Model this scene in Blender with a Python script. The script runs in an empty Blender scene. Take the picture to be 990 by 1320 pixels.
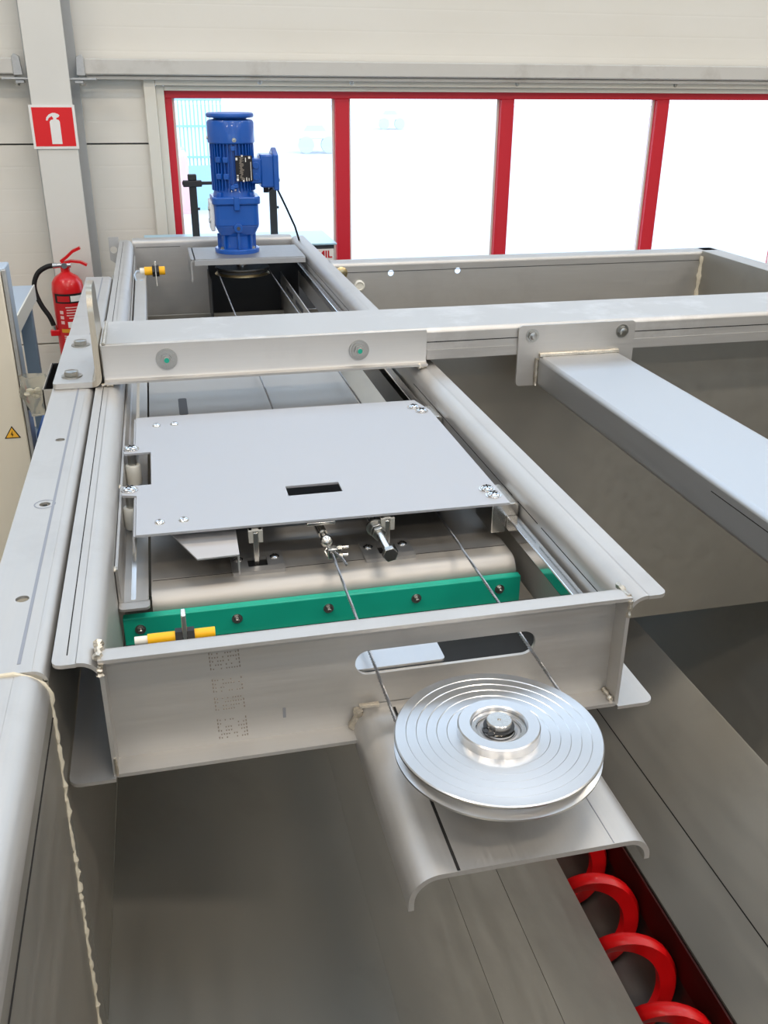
import bpy, math, random
from mathutils import Matrix, Vector, Euler
random.seed(7)
PI = math.pi
sc = bpy.context.scene
col = sc.collection
Z0 = 2.0                      # height of the machine's top plane above the hall floor; z below is measured from it

# ------------------------------------------------------------------ camera, sky, lights, exposure
P_, Y_, R_ = math.radians(24.839), math.radians(13.306), math.radians(0.4217)
F = Vector((math.sin(Y_)*math.cos(P_), math.cos(Y_)*math.cos(P_), -math.sin(P_)))
Rv = Vector((math.cos(Y_), -math.sin(Y_), 0)); Uv = Rv.cross(F)
Rr = Rv*math.cos(R_) + Uv*math.sin(R_); Ur = -Rv*math.sin(R_) + Uv*math.cos(R_)
cd = bpy.data.cameras.new('camera'); cam = bpy.data.objects.new('camera', cd); col.objects.link(cam)
m = Matrix.Identity(4)
for i in range(3):
    m[i][0], m[i][1], m[i][2] = Rr[i], Ur[i], -F[i]
m[2][3] = Z0 + 0.6
cam.matrix_world = m
cd.sensor_fit = 'VERTICAL'; cd.sensor_height = 24; cd.lens = 1196.44/1320*24; cd.clip_start = .02; cd.clip_end = 300
sc.camera = cam

w = bpy.data.worlds.new('overcast_sky'); sc.world = w; w.use_nodes = True
bg = w.node_tree.nodes['Background']
bg.inputs['Color'].default_value = (.64, .79, 1.0, 1); bg.inputs['Strength'].default_value = 3.2

def area(name, loc, rot, sx, sy, power, colr, portal=False):
    l = bpy.data.lights.new(name, 'AREA'); l.shape = 'RECTANGLE'; l.size = sx; l.size_y = sy
    l.energy = power; l.color = colr
    if portal: l.cycles.is_portal = True
    o = bpy.data.objects.new(name, l); o.location = loc; o.rotation_euler = rot; col.objects.link(o); return o
CEIL = 6.2
FILL_LAMPS = [(x, y) for x in (-2.6, 1.2, 5.0) for y in (-4.4, -1.2, 2.0)]
for x, y in FILL_LAMPS:
    area('fill_lamp_light', (x, y, CEIL-.19), (0, 0, 0), 1.5, .30, 70 if y < 0 else 46, (1.0, .87, .72))  # added lamps out of view, warm fill for the hall
area('window_portal', (2.6, 5.3, 2.0), (-PI/2, 0, 0), 5.3, 1.2, 1, (1, 1, 1), True)
area('added_clerestory_portal', (1.5, 5.3, 4.55), (-PI/2, 0, 0), 11.0, 1.7, 1, (1, 1, 1), True)  # for the added clerestory, bluish light on the steel tops
for yc in (-2.8, .4, 3.5): area('added_rooflight_portal', (1.5, yc, CEIL+.1), (0, 0, 0), 12.0, 1.0, 1, (1, 1, 1), True)  # for the added roof windows, out of view
area('added_rear_portal', (1.0, -7.1, 3.6), (PI/2, 0, 0), 9.0, 1.6, 1, (1, 1, 1), True)  # for the added window band behind the viewer

vs = sc.view_settings
vs.view_transform = 'Standard'; vs.look = 'None'; vs.gamma = 1.0; vs.use_curve_mapping = False
vs.exposure = 0.0

# ------------------------------------------------------------------ materials
def lin(c): return tuple((v/12.92 if v <= .04045 else ((v+.055)/1.055)**2.4) for v in c)
def rgb(r, g, b): return lin((r/255, g/255, b/255)) + (1,)
MATS = {}
def mat(name, color, rough=.5, metal=0., spec=.5, noise=0., nscale=(20, 20, 20), rnoise=0., bump=0., coat=0., trans=0., alpha=1., ior=1.45, dirt=None, dscale=3.0, damt=.5):
    mt = bpy.data.materials.new(name); mt.use_nodes = True
    nt = mt.node_tree; b = nt.nodes['Principled BSDF']
    b.inputs['Base Color'].default_value = color; b.inputs['Roughness'].default_value = rough
    b.inputs['Metallic'].default_value = metal; b.inputs['Specular IOR Level'].default_value = spec
    b.inputs['Coat Weight'].default_value = coat; b.inputs['Transmission Weight'].default_value = trans
    b.inputs['Alpha'].default_value = alpha; b.inputs['IOR'].default_value = ior
    if noise or rnoise or bump or dirt:
        geo = nt.nodes.new('ShaderNodeNewGeometry'); mp = nt.nodes.new('ShaderNodeMapping')
        mp.inputs['Scale'].default_value = nscale
        nt.links.new(geo.outputs['Position'], mp.inputs['Vector'])
        n = nt.nodes.new('ShaderNodeTexNoise'); n.inputs['Scale'].default_value = 1.0; n.inputs['Detail'].default_value = 4
        nt.links.new(mp.outputs['Vector'], n.inputs['Vector'])
        if noise or dirt:
            hv = nt.nodes.new('ShaderNodeMix'); hv.data_type = 'RGBA'; hv.blend_type = 'MIX'
            c2 = tuple(max(0, v*(1-noise)) for v in color[:3])+(1,)
            c1 = tuple(min(1, v*(1+noise*.5)) for v in color[:3])+(1,)
            hv.inputs[6].default_value = c2; hv.inputs[7].default_value = c1
            nt.links.new(n.outputs['Fac'], hv.inputs[0]); out = hv.outputs[2]
            if dirt:
                n2 = nt.nodes.new('ShaderNodeTexNoise'); n2.inputs['Scale'].default_value = dscale; n2.inputs['Detail'].default_value = 6; n2.inputs['Roughness'].default_value = .65
                nt.links.new(geo.outputs['Position'], n2.inputs['Vector'])
                rp = nt.nodes.new('ShaderNodeMapRange'); rp.inputs['From Min'].default_value = .52; rp.inputs['From Max'].default_value = .72; rp.inputs['To Max'].default_value = damt
                nt.links.new(n2.outputs['Fac'], rp.inputs['Value'])
                h2 = nt.nodes.new('ShaderNodeMix'); h2.data_type = 'RGBA'
                nt.links.new(rp.outputs['Result'], h2.inputs[0]); nt.links.new(out, h2.inputs[6]); h2.inputs[7].default_value = dirt; out = h2.outputs[2]
            nt.links.new(out, b.inputs['Base Color'])
        if rnoise:
            r = nt.nodes.new('ShaderNodeMapRange'); r.inputs['From Min'].default_value = .25; r.inputs['From Max'].default_value = .75
            r.inputs['To Min'].default_value = max(.02, rough-rnoise); r.inputs['To Max'].default_value = min(1, rough+rnoise)
            nt.links.new(n.outputs['Fac'], r.inputs['Value']); nt.links.new(r.outputs['Result'], b.inputs['Roughness'])
        if bump:
            bp = nt.nodes.new('ShaderNodeBump'); bp.inputs['Strength'].default_value = bump; bp.inputs['Distance'].default_value = .002
            nt.links.new(n.outputs['Fac'], bp.inputs['Height']); nt.links.new(bp.outputs['Normal'], b.inputs['Normal'])
    MATS[name] = mt; return mt
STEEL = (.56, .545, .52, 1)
mat('steel_along_y', STEEL, .50, .78, noise=.10, nscale=(260, 6, 260), rnoise=.07, dirt=(.44, .42, .40, 1), dscale=4, damt=.5)
mat('steel_along_x', STEEL, .50, .78, noise=.10, nscale=(6, 260, 260), rnoise=.07, dirt=(.44, .42, .40, 1), dscale=4, damt=.5)
mat('steel_sheet', (.58, .57, .55, 1), .48, .8, noise=.08, nscale=(40, 40, 40), rnoise=.06, dirt=(.47, .46, .45, 1), dscale=3, damt=.5)
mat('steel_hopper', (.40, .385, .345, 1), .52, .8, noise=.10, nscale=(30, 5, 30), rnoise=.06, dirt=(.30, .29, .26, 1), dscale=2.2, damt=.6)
mat('steel_beam', STEEL, .50, .78, noise=.08, nscale=(5, 200, 200), rnoise=.06, dirt=(.78, .77, .75, 1), dscale=7, damt=.5)
mat('steel_box', (.56, .57, .58, 1), .42, .85, noise=.06, nscale=(200, 5, 200), rnoise=.05)
mat('carriage_sheet', (.53, .53, .54, 1), .56, .8, noise=.05, nscale=(60, 60, 60), rnoise=.05)
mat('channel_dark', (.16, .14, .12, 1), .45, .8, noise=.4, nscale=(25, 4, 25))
mat('polished_steel', (.72, .72, .72, 1), .14, 1)
mat('bright_steel', (.74, .72, .68, 1), .24, 1, noise=.12, nscale=(200, 200, 200))
mat('turned_aluminium', (.70, .70, .70, 1), .31, 1)
mat('cable_steel', (.40, .40, .41, 1), .38, 1)
mat('gate_steel', (.46, .44, .41, 1), .56, .85, noise=.1, nscale=(6, 200, 200), rnoise=.05)
mat('bracket_steel', (.40, .40, .40, 1), .5, .85, noise=.1, nscale=(50, 50, 50))
mat('zinc', (.44, .44, .42, 1), .30, 1, noise=.2, nscale=(400, 400, 400))
mat('weld', (.66, .61, .52, 1), .38, 1, noise=.35, nscale=(300, 300, 300), bump=.6)
mat('sealant', rgb(214, 205, 184), .75, 0, noise=.15, nscale=(150, 150, 150), bump=.5)
mat('ink_mark', rgb(44, 43, 42), .9, spec=.1)
mat('ink_faint', rgb(140, 131, 120), .7)
mat('film_mark', rgb(150, 152, 158), .5, .6)
mat('cut_edge', (.60, .54, .44, 1), .35, 1, noise=.3, nscale=(500, 500, 30))
mat('black_plastic', rgb(24, 24, 27), .45)
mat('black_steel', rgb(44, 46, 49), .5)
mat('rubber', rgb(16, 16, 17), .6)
mat('blue_paint', rgb(18, 84, 172), .32, 0, coat=.3)
mat('red_paint', rgb(214, 20, 26), .30, 0, coat=.35)
mat('auger_red', rgb(226, 16, 20), .33, 0, coat=.2)
mat('reflection_red', rgb(74, 24, 20), .45, .3, noise=.5, nscale=(30, 8, 30))  # the auger's red reflection, put into a colour
mat('sign_red', rgb(226, 26, 32), .5)
mat('white_sign', rgb(238, 236, 232), .5)
mat('white_plastic', rgb(226, 224, 214), .4)
mat('clear_plastic', rgb(226, 224, 216), .2, 0, trans=.6)
mat('green_plastic', rgb(14, 160, 134), .42, noise=.05)
mat('yellow_plastic', rgb(244, 182, 24), .4)
mat('frame_red', rgb(205, 34, 50), .4)
mat('casing_cream', rgb(224, 221, 210), .5)
mat('girt_paint', rgb(206, 203, 196), .5, noise=.06, nscale=(9, 9, 9), dirt=rgb(150, 138, 124), dscale=3, damt=.5)
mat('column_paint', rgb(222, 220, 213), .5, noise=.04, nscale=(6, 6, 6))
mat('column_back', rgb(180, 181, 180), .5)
mat('galvanised', (.50, .50, .49, 1), .45, .9, noise=.2, nscale=(60, 60, 60))
mat('cabinet_cream', rgb(222, 215, 198), .5, noise=.08, nscale=(20, 20, 1.5))
mat('cabinet_side', rgb(176, 190, 205), .45, .2)
mat('grey_blue_paint', rgb(122, 140, 158), .45)
mat('light_blue_sheet', rgb(178, 214, 228), .35, .3)
mat('dark_grey', rgb(70, 72, 76), .5)
mat('bag_film', rgb(222, 220, 208), .25, 0, trans=.75, ior=1.1)
mat('bag_content', rgb(236, 228, 208), .6)
mat('blue_cloth', rgb(74, 112, 176), .6)
mat('warning_yellow', rgb(236, 178, 54), .5)
mat('concrete', rgb(150, 148, 142), .6, noise=.15, nscale=(2, 2, 2))
mat('ceiling_white', rgb(196, 188, 174), .7)
mat('asphalt', (.62, .62, .62, 1), .9, noise=.05, nscale=(.5, .5, .5))
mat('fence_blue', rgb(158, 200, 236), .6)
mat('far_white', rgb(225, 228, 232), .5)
mat('far_dark', rgb(202, 210, 216), .5)  # dark parts paled, the yard's glare is in the colour
mat('fill_lamp_housing', rgb(225, 225, 222), .4)
mat('label_red', rgb(196, 24, 32), .45)
mat('label_black', rgb(24, 20, 20), .45)
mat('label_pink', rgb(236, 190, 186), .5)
mat('label_yellow', rgb(216, 150, 40), .5)
mat('brass', (.62, .50, .28, 1), .3, 1)
# window glass: plain thin glass
g = bpy.data.materials.new('window_glass'); g.use_nodes = True; nt = g.node_tree
for n in list(nt.nodes):
    if n.type == 'BSDF_PRINCIPLED': nt.nodes.remove(n)
tr = nt.nodes.new('ShaderNodeBsdfTransparent'); gl = nt.nodes.new('ShaderNodeBsdfGlossy'); mx = nt.nodes.new('ShaderNodeMixShader')
gl.inputs['Roughness'].default_value = .02; mx.inputs[0].default_value = .05; tr.inputs['Color'].default_value = (.97, .99, 1, 1)
nt.links.new(tr.outputs[0], mx.inputs[1]); nt.links.new(gl.outputs[0], mx.inputs[2]); nt.links.new(mx.outputs[0], nt.nodes['Material Output'].inputs['Surface'])
MATS['window_glass'] = g
# sandwich panel cladding: fine horizontal micro-ribs 105 mm apart
def cladding():
    mt = mat('cladding', rgb(228, 223, 208), .5)
    nt = mt.node_tree; b = nt.nodes['Principled BSDF']
    geo = nt.nodes.new('ShaderNodeNewGeometry'); sep = nt.nodes.new('ShaderNodeSeparateXYZ'); nt.links.new(geo.outputs['Position'], sep.inputs[0])
    d = nt.nodes.new('ShaderNodeMath'); d.operation = 'PINGPONG'; d.inputs[1].default_value = .0525; nt.links.new(sep.outputs['Z'], d.inputs[0])
    rp = nt.nodes.new('ShaderNodeMapRange'); rp.inputs['From Min'].default_value = 0; rp.inputs['From Max'].default_value = .006
    nt.links.new(d.outputs[0], rp.inputs['Value'])
    bp = nt.nodes.new('ShaderNodeBump'); bp.inputs['Strength'].default_value = .22; bp.inputs['Distance'].default_value = .002
    nt.links.new(rp.outputs['Result'], bp.inputs['Height']); nt.links.new(bp.outputs['Normal'], b.inputs['Normal'])
    n2 = nt.nodes.new('ShaderNodeTexNoise'); n2.inputs['Scale'].default_value = 1.2; n2.inputs['Detail'].default_value = 5
    mp = nt.nodes.new('ShaderNodeMapping'); mp.inputs['Scale'].default_value = (1, 1, 3); nt.links.new(geo.outputs['Position'], mp.inputs['Vector']); nt.links.new(mp.outputs['Vector'], n2.inputs['Vector'])
    h2 = nt.nodes.new('ShaderNodeMix'); h2.data_type = 'RGBA'; h2.inputs[6].default_value = rgb(234, 231, 223); h2.inputs[7].default_value = rgb(224, 219, 207)
    nt.links.new(n2.outputs['Fac'], h2.inputs[0]); nt.links.new(h2.outputs[2], b.inputs['Base Color'])
cladding()

# ------------------------------------------------------------------ mesh helpers
class MB:
    def __init__(s): s.v = []; s.f = []
    def add(s, v, f):
        o = len(s.v); s.v += [tuple(p) for p in v]; s.f += [tuple(i+o for i in q) for q in f]; return s
    def box(s, x0, x1, y0, y1, z0, z1):
        v = [(x, y, z) for z in (z0, z1) for y in (y0, y1) for x in (x0, x1)]
        return s.add(v, [(0, 2, 3, 1), (4, 5, 7, 6), (0, 1, 5, 4), (2, 6, 7, 3), (0, 4, 6, 2), (1, 3, 7, 5)])
    def prism(s, pts, axis, a, b):
        """closed 2-D outline swept along an axis: X (y,z)  Y (x,z)  Z (x,y)"""
        def mk(p, t): return {'X': (t, p[0], p[1]), 'Y': (p[0], t, p[1]), 'Z': (p[0], p[1], t)}[axis]
        n = len(pts); v = [mk(p, a) for p in pts]+[mk(p, b) for p in pts]
        f = [tuple(range(n))[::-1], tuple(range(n, 2*n))]+[(i, (i+1) % n, n+(i+1) % n, n+i) for i in range(n)]
        return s.add(v, f)
    def sheet(s, pts, t, axis, a, b):
        """bent sheet: open centre line of thickness t swept along an axis (quads, so that concave bends cap well)"""
        q_ = [tuple(pts[0])]
        for p in pts[1:]:
            if math.hypot(p[0]-q_[-1][0], p[1]-q_[-1][1]) > 1e-5: q_.append(tuple(p))
        pts = q_; L, Rt = [], []
        n = len(pts)
        for i in range(n):
            p = Vector(pts[i]); d0 = (p-Vector(pts[i-1])).normalized() if i else None
            d1 = (Vector(pts[i+1])-p).normalized() if i < n-1 else None
            if d0 is None: nn = Vector((-d1.y, d1.x)); k = 1
            elif d1 is None: nn = Vector((-d0.y, d0.x)); k = 1
            else:
                n0, n1 = Vector((-d0.y, d0.x)), Vector((-d1.y, d1.x)); nn = (n0+n1).normalized(); k = 1/max(.5, nn.dot(n0))
            L.append(p+nn*t*.5*k); Rt.append(p-nn*t*.5*k)
        def mk(p, q): return {'X': (q, p[0], p[1]), 'Y': (p[0], q, p[1]), 'Z': (p[0], p[1], q)}[axis]
        v = [mk(p, q) for q in (a, b) for p in L+Rt]; m2 = 2*n; f = []
        for i in range(n-1):
            f += [(i, i+1, n+i+1, n+i), (m2+i, m2+n+i, m2+n+i+1, m2+i+1), (i, m2+i, m2+i+1, i+1), (n+i, n+i+1, m2+n+i+1, m2+n+i)]
        f += [(0, n, m2+n, m2), (n-1, m2+n-1, m2+2*n-1, 2*n-1)]
        return s.add(v, f)
    def lathe(s, prof, o=(0, 0, 0), seg=32, axis='Z', a0=0, a1=2*PI):
        """prof: (r, h) pairs"""
        full = abs(a1-a0-2*PI) < 1e-6; ns = seg if full else seg+1
        v = []; n = len(prof)
        for k in range(ns):
            a = a0+(a1-a0)*k/seg; c, sn = math.cos(a), math.sin(a)
            for r, hh in prof:
                p = {'Z': (r*c, r*sn, hh), 'Y': (r*c, hh, r*sn), 'X': (hh, r*c, r*sn)}[axis]
                v.append((p[0]+o[0], p[1]+o[1], p[2]+o[2]))
        f = []
        for k in range(seg):
            k2 = (k+1) % ns
            for i in range(n-1): f.append((k*n+i, k2*n+i, k2*n+i+1, k*n+i+1))
        if full:
            if prof[0][0] > 1e-6: f.append(tuple(k*n for k in range(ns))[::-1])
            if prof[-1][0] > 1e-6: f.append(tuple(k*n+n-1 for k in range(ns)))
        return s.add(v, f)
    def cyl(s, p0, p1, r, seg=20, r1=None):
        p0, p1 = Vector(p0), Vector(p1); d = (p1-p0); q = d.normalized().to_track_quat('Z', 'Y'); r1 = r if r1 is None else r1
        v = []
        for k in range(seg):
            a = 2*PI*k/seg; e = Vector((math.cos(a), math.sin(a), 0)); v.append(p0+q@(e*r)); 
        for k in range(seg):
            a = 2*PI*k/seg; e = Vector((math.cos(a), math.sin(a), 0)); v.append(p1+q@(e*r1))
        f = [(k, (k+1) % seg, seg+(k+1) % seg, seg+k) for k in range(seg)]+[tuple(range(seg))[::-1], tuple(range(seg, 2*seg))]
        return s.add(v, f)
    def tube(s, path, r, seg=10, jit=0.):
        path = [Vector(p) for p in path]; n = len(path); v = []; prev = None
        for i, p in enumerate(path):
            d = (path[min(i+1, n-1)]-path[max(i-1, 0)]).normalized()
            if prev is None: u = d.orthogonal().normalized()
            else: u = (prev-d*prev.dot(d)).normalized()
            prev = u; ww = d.cross(u)
            rr = r*(1+random.uniform(-jit, jit)); off = Vector([random.uniform(-jit, jit)*r*.6 for _ in range(3)])
            for k in range(seg):
                a = 2*PI*k/seg; v.append(p+off+(u*math.cos(a)+ww*math.sin(a))*rr)
        f = []
        for i in range(n-1):
            for k in range(seg):
                k2 = (k+1) % seg; f.append((i*seg+k, i*seg+k2, (i+1)*seg+k2, (i+1)*seg+k))
        f += [tuple(range(seg))[::-1], tuple(range((n-1)*seg, n*seg))]
        return s.add(v, f)
    def sphere(s, c, r, seg=16, sc_=(1, 1, 1)):
        pr = [(max(0, r*math.sin(PI*i/8)), -r*math.cos(PI*i/8)) for i in range(9)]
        pr[0] = (1e-5, -r); pr[-1] = (1e-5, r)
        b = MB().lathe(pr, seg=seg)
        return s.add([(p[0]*sc_[0]+c[0], p[1]*sc_[1]+c[1], p[2]*sc_[2]+c[2]) for p in b.v], b.f)
    def plate(s, outline, holes, t, plane, at):
        """flat plate with holes. XY: top face at z=at; XZ: face towards the viewer at y=at; YZ: face at x=at, body towards +x"""
        cu = bpy.data.curves.new('outline', 'CURVE'); cu.dimensions = '2D'; cu.fill_mode = 'BOTH'; cu.extrude = t/2
        for ring in [outline]+list(holes):
            sp = cu.splines.new('POLY'); sp.points.add(len(ring)-1)
            for i, p in enumerate(ring): sp.points[i].co = (p[0], p[1], 0, 1)
            sp.use_cyclic_u = True
        ob = bpy.data.objects.new('outline', cu)
        me = bpy.data.meshes.new_from_object(ob)
        fn = {'XY': lambda p: (p[0], p[1], at-t/2+p[2]), 'XZ': lambda p: (p[0], at+t/2-p[2], p[1]), 'YZ': lambda p: (at+t/2+p[2], p[0], p[1])}[plane]
        s.add([fn(q.co) for q in me.vertices], [tuple(q.vertices) for q in me.polygons])
        bpy.data.objects.remove(ob); bpy.data.curves.remove(cu); bpy.data.meshes.remove(me)
        return s
    def text(s, body, size, plane, origin, t=.0006, fn=None, align='CENTER', rot=0, bold=0.):
        cu = bpy.data.curves.new('lettering', 'FONT'); cu.body = body; cu.size = size; cu.extrude = t/2; cu.align_x = align; cu.align_y = 'CENTER'; cu.resolution_u = 2; cu.offset = bold
        ob = bpy.data.objects.new('lettering', cu); me = bpy.data.meshes.new_from_object(ob)
        c, sn = math.cos(rot), math.sin(rot); out = []
        for q in me.vertices:
            x, y, z = q.co; x, y = x*c-y*sn, x*sn+y*c
            p = {'XZ': (x, -z, y), 'XY': (x, y, z), 'YZ': (z, x, y)}[plane]
            p = (p[0]+origin[0], p[1]+origin[1], p[2]+origin[2])
            out.append(fn(p) if fn else p)
        s.add(out, [tuple(q.vertices) for q in me.polygons])
        bpy.data.objects.remove(ob); bpy.data.curves.remove(cu); bpy.data.meshes.remove(me); return s
    def moved(s, M):
        s.v = [tuple(M @ Vector(p)) for p in s.v]; return s
    def mesh(s, name, mt, origin=(0, 0, 0), smooth=True, ang=35):
        me = bpy.data.meshes.new(name)
        me.from_pydata([(p[0]-origin[0], p[1]-origin[1], p[2]-origin[2]) for p in s.v], [], s.f)
        me.materials.append(MATS[mt]); me.validate(); me.update()
        if smooth:
            for q in me.polygons: q.use_smooth = True
            me.set_sharp_from_angle(angle=math.radians(ang))
        return me
WL = {}
def setp(o, label=None, cat=None, group=None, kind=None):
    if label: o['label'] = label
    if cat: o['category'] = cat
    if group: o['group'] = group
    if kind: o['kind'] = kind
    return o
def obj(name, mb, mt, parent=None, bevel=0., label=None, cat=None, group=None, kind=None, smooth=True, ang=35, fix=True):
    if parent is not None: org = WL[parent.name]
    else:
        xs, ys, zs = zip(*mb.v); org = ((min(xs)+max(xs))/2, (min(ys)+max(ys))/2, min(zs))
    me = mb.mesh(name, mt, org, smooth, ang)
    if fix:
        import bmesh
        bm = bmesh.new(); bm.from_mesh(me); bmesh.ops.recalc_face_normals(bm, faces=bm.faces); bm.to_mesh(me); bm.free()
    o = bpy.data.objects.new(name, me); col.objects.link(o)
    if parent is None: o.location = (org[0], org[1], org[2]+Z0)
    else: o.parent = parent
    WL[o.name] = org
    if bevel:
        bv = o.modifiers.new('edge', 'BEVEL'); bv.width = bevel; bv.segments = 2; bv.limit_method = 'ANGLE'; bv.angle_limit = math.radians(40)
    return setp(o, label, cat, group, kind)
def thing(name, loc, label, cat, group=None, kind=None):
    o = bpy.data.objects.new(name, None); o.empty_display_size = .05; col.objects.link(o)
    o.location = (loc[0], loc[1], loc[2]+Z0); WL[o.name] = loc
    return setp(o, label, cat, group, kind)
def inst(me, name, parent, loc, rot=(0, 0, 0), scale=1.):
    """one more object that shares mesh data, placed in machine coordinates under its parent"""
    o = bpy.data.objects.new(name, me); col.objects.link(o); o.parent = parent; pw = WL[parent.name]
    o.location = (loc[0]-pw[0], loc[1]-pw[1], loc[2]-pw[2]); o.rotation_euler = rot; o.scale = (scale,)*3
    WL[o.name] = loc; return o
def arc(cx, cy, r, a0, a1, n=8):
    return [(cx+r*math.cos(math.radians(a0+(a1-a0)*i/n)), cy+r*math.sin(math.radians(a0+(a1-a0)*i/n))) for i in range(n+1)]
def rrect(x0, y0, x1, y1, r=.0, n=5, corners=(1, 1, 1, 1)):
    pts = []
    for (cx, cy, a), on in zip(((x0+r, y0+r, 180), (x1-r, y0+r, 270), (x1-r, y1-r, 0), (x0+r, y1-r, 90)), corners):
        if on and r: pts += arc(cx, cy, r, a, a+90, n)
        else: pts.append({180: (x0, y0), 270: (x1, y0), 0: (x1, y1), 90: (x0, y1)}[a])
    return pts
def circ(cx, cy, r, n=20): return [(cx+r*math.cos(2*PI*i/n), cy+r*math.sin(2*PI*i/n)) for i in range(n)]
def bead(p0, p1, r, n=14, jit=.3):
    p0, p1 = Vector(p0), Vector(p1)
    return MB().tube([p0.lerp(p1, i/n) for i in range(n+1)], r, 7, jit)

# shared fastener meshes, axis +z, seat at z=0
def hexpts(r): return [(r*math.cos(PI/3*i+.2), r*math.sin(PI/3*i+.2)) for i in range(6)]
def fast(name, mt, *fns):
    b = MB()
    for fn in fns: fn(b)
    me = b.mesh(name, mt, ang=40); return me
HEX = fast('hex_bolt', 'zinc', lambda b: b.lathe([(.017, 0), (.017, .002)], seg=24), lambda b: b.prism(hexpts(.0125), 'Z', .002, .009), lambda b: b.lathe([(.0095, .009), (.008, .0098)], seg=16))
NUT = fast('nut_and_stud', 'zinc', lambda b: b.lathe([(.013, 0), (.013, .002)], seg=24), lambda b: b.prism(hexpts(.009), 'Z', .002, .008), lambda b: b.lathe([(.0055, .008), (.0055, .014), (.0045, .015)], seg=14))
WASHNUT = fast('washer_and_nut', 'zinc', lambda b: b.lathe([(.012, .0034), (.023, .0034), (.023, 0)], seg=28), lambda b: b.lathe([(.0175, .0034), (.0175, .006), (.010, .006)], seg=24), lambda b: b.prism(hexpts(.0125), 'Z', .004, .012), lambda b: b.lathe([(.008, .012), (.007, .0145)], seg=16))
def pan(b, r=.010, hh=.006):
    b.lathe([(r*1.25, 0), (r*1.25, .0015), (r, .0015), (r*.98, hh*.55), (r*.75, hh*.9), (r*.3, hh), (1e-5, hh)], seg=20)
PAN = fast('pan_head_screw', 'polished_steel', pan)
RIVET = fast('button_screw', 'polished_steel', lambda b: b.lathe([(.0085, 0), (.0078, .002), (.005, .0042), (.0022, .0046), (.0022, .0032), (1e-5, .0032)], seg=18))
CROSS = fast('cross_recess', 'ink_mark', lambda b: b.box(-.006, .006, -.0009, .0009, .0045, .0064), lambda b: b.box(-.0009, .0009, -.006, .006, .0045, .0064))
FRONT = (PI/2, 0, 0)     # +z of a fastener turned towards the viewer (-y)
def cross_screw(parent, loc, scale=1., rz=.5):
    s_ = inst(PAN, 'screw', parent, loc, (0, 0, 0), scale); c = bpy.data.objects.new('cross_recess', CROSS); col.objects.link(c); c.parent = s_; c.rotation_euler = (0, 0, rz); WL[c.name] = loc

# ------------------------------------------------------------------ the hall
FL = -Z0
obj('floor', MB().box(-6.5, 9.5, -7.2, 5.2, FL-.1, FL), 'concrete', kind='structure', smooth=False)
obj('ground', MB().box(-60, 90, -40, 130, FL-.3, FL-.12), 'asphalt', kind='structure', smooth=False)
ce_ = thing('ceiling', (1.5, -1, CEIL-Z0), None, None, kind='structure')
ys_ = [-7.2]+[v for yc in (-2.8, .4, 3.5) for v in (yc-.5, yc+.5)]+[5.4]
for i in range(0, len(ys_), 2): obj('panel', MB().box(-4.5, 7.5, ys_[i], ys_[i+1], CEIL-Z0, CEIL-Z0+.15), 'ceiling_white', ce_, smooth=False)
for x0, x1 in ((-6.5, -4.5), (7.5, 9.5)): obj('panel', MB().box(x0, x1, -7.2, 5.4, CEIL-Z0, CEIL-Z0+.15), 'ceiling_white', ce_, smooth=False)
for k, yc in enumerate((-2.8, .4, 3.5)):
    wr = thing('window_%d' % (4+k), (1.5, yc, CEIL-Z0), None, None, kind='structure')  # unseen roof windows, added to brighten the steel tops
    for i in range(8): obj('pane', MB().box(-4.5+1.5*i+.03, -3.0+1.5*i-.03, yc-.5, yc+.5, CEIL-Z0+.05, CEIL-Z0+.056), 'window_glass', wr, smooth=False)
    for i in range(9): obj('glazing_bar', MB().box(-4.53+1.5*i, -4.47+1.5*i, yc-.5, yc+.5, CEIL-Z0+.02, CEIL-Z0+.10), 'casing_cream', wr, smooth=False)
obj('wall_left', MB().box(-6.6, -6.5, -7.2, 5.4, FL, CEIL-Z0), 'cladding', kind='structure', smooth=False)
obj('wall_right', MB().box(9.5, 9.6, -7.2, 5.4, FL, CEIL-Z0), 'cladding', kind='structure', smooth=False)
wf = thing('wall_front', (1.5, -7.2, FL), None, None, kind='structure')
for a in ((-6.5, -3.5, FL, CEIL-Z0), (5.5, 9.5, FL, CEIL-Z0), (-3.5, 5.5, FL, .8), (-3.5, 5.5, 2.4, CEIL-Z0)):
    obj('panel', MB().box(a[0], a[1], -7.3, -7.2, a[2], a[3]), 'cladding', wf, smooth=False)
# back wall: sandwich panels 1 m high, joints recessed, window and added clerestory openings left free
WY = 5.2; WX0, WX1, WZ0, WZ1 = .045, 5.2, -.62, .59
wb = thing('wall_back', (1.5, WY, FL), None, None, kind='structure')
def wpan(x0, x1, z0, z1):
    if z1-z0 > .02 and x1-x0 > .02: obj('panel', MB().box(x0, x1, WY, WY+.12, z0+.004, z1-.004), 'cladding', wb, smooth=False, bevel=.003)
for z0, z1 in ((-2.0, -1.69), (-1.69, -.69), (-.69, .31), (.31, 1.31), (1.31, 1.70), (3.40, 4.2)):
    if z1 <= WZ0 or z0 >= WZ1: wpan(-6.5, 9.5, z0, z1)
    else:
        a, c = z0+.004, z1-.004
        if z1 > WZ1: o_ = [(-6.5, a), (WX0, a), (WX0, WZ1), (WX1, WZ1), (WX1, a), (9.5, a), (9.5, c), (-6.5, c)]
        elif z0 < WZ0: o_ = [(-6.5, a), (9.5, a), (9.5, c), (WX1, c), (WX1, WZ0), (WX0, WZ0), (WX0, c), (-6.5, c)]
        obj('panel', MB().plate(o_, [], .12, 'XZ', WY), 'cladding', wb, smooth=False)
wpan(-6.5, -4.0, 1.70, 3.40); wpan(7.0, 9.5, 1.70, 3.40)
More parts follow.
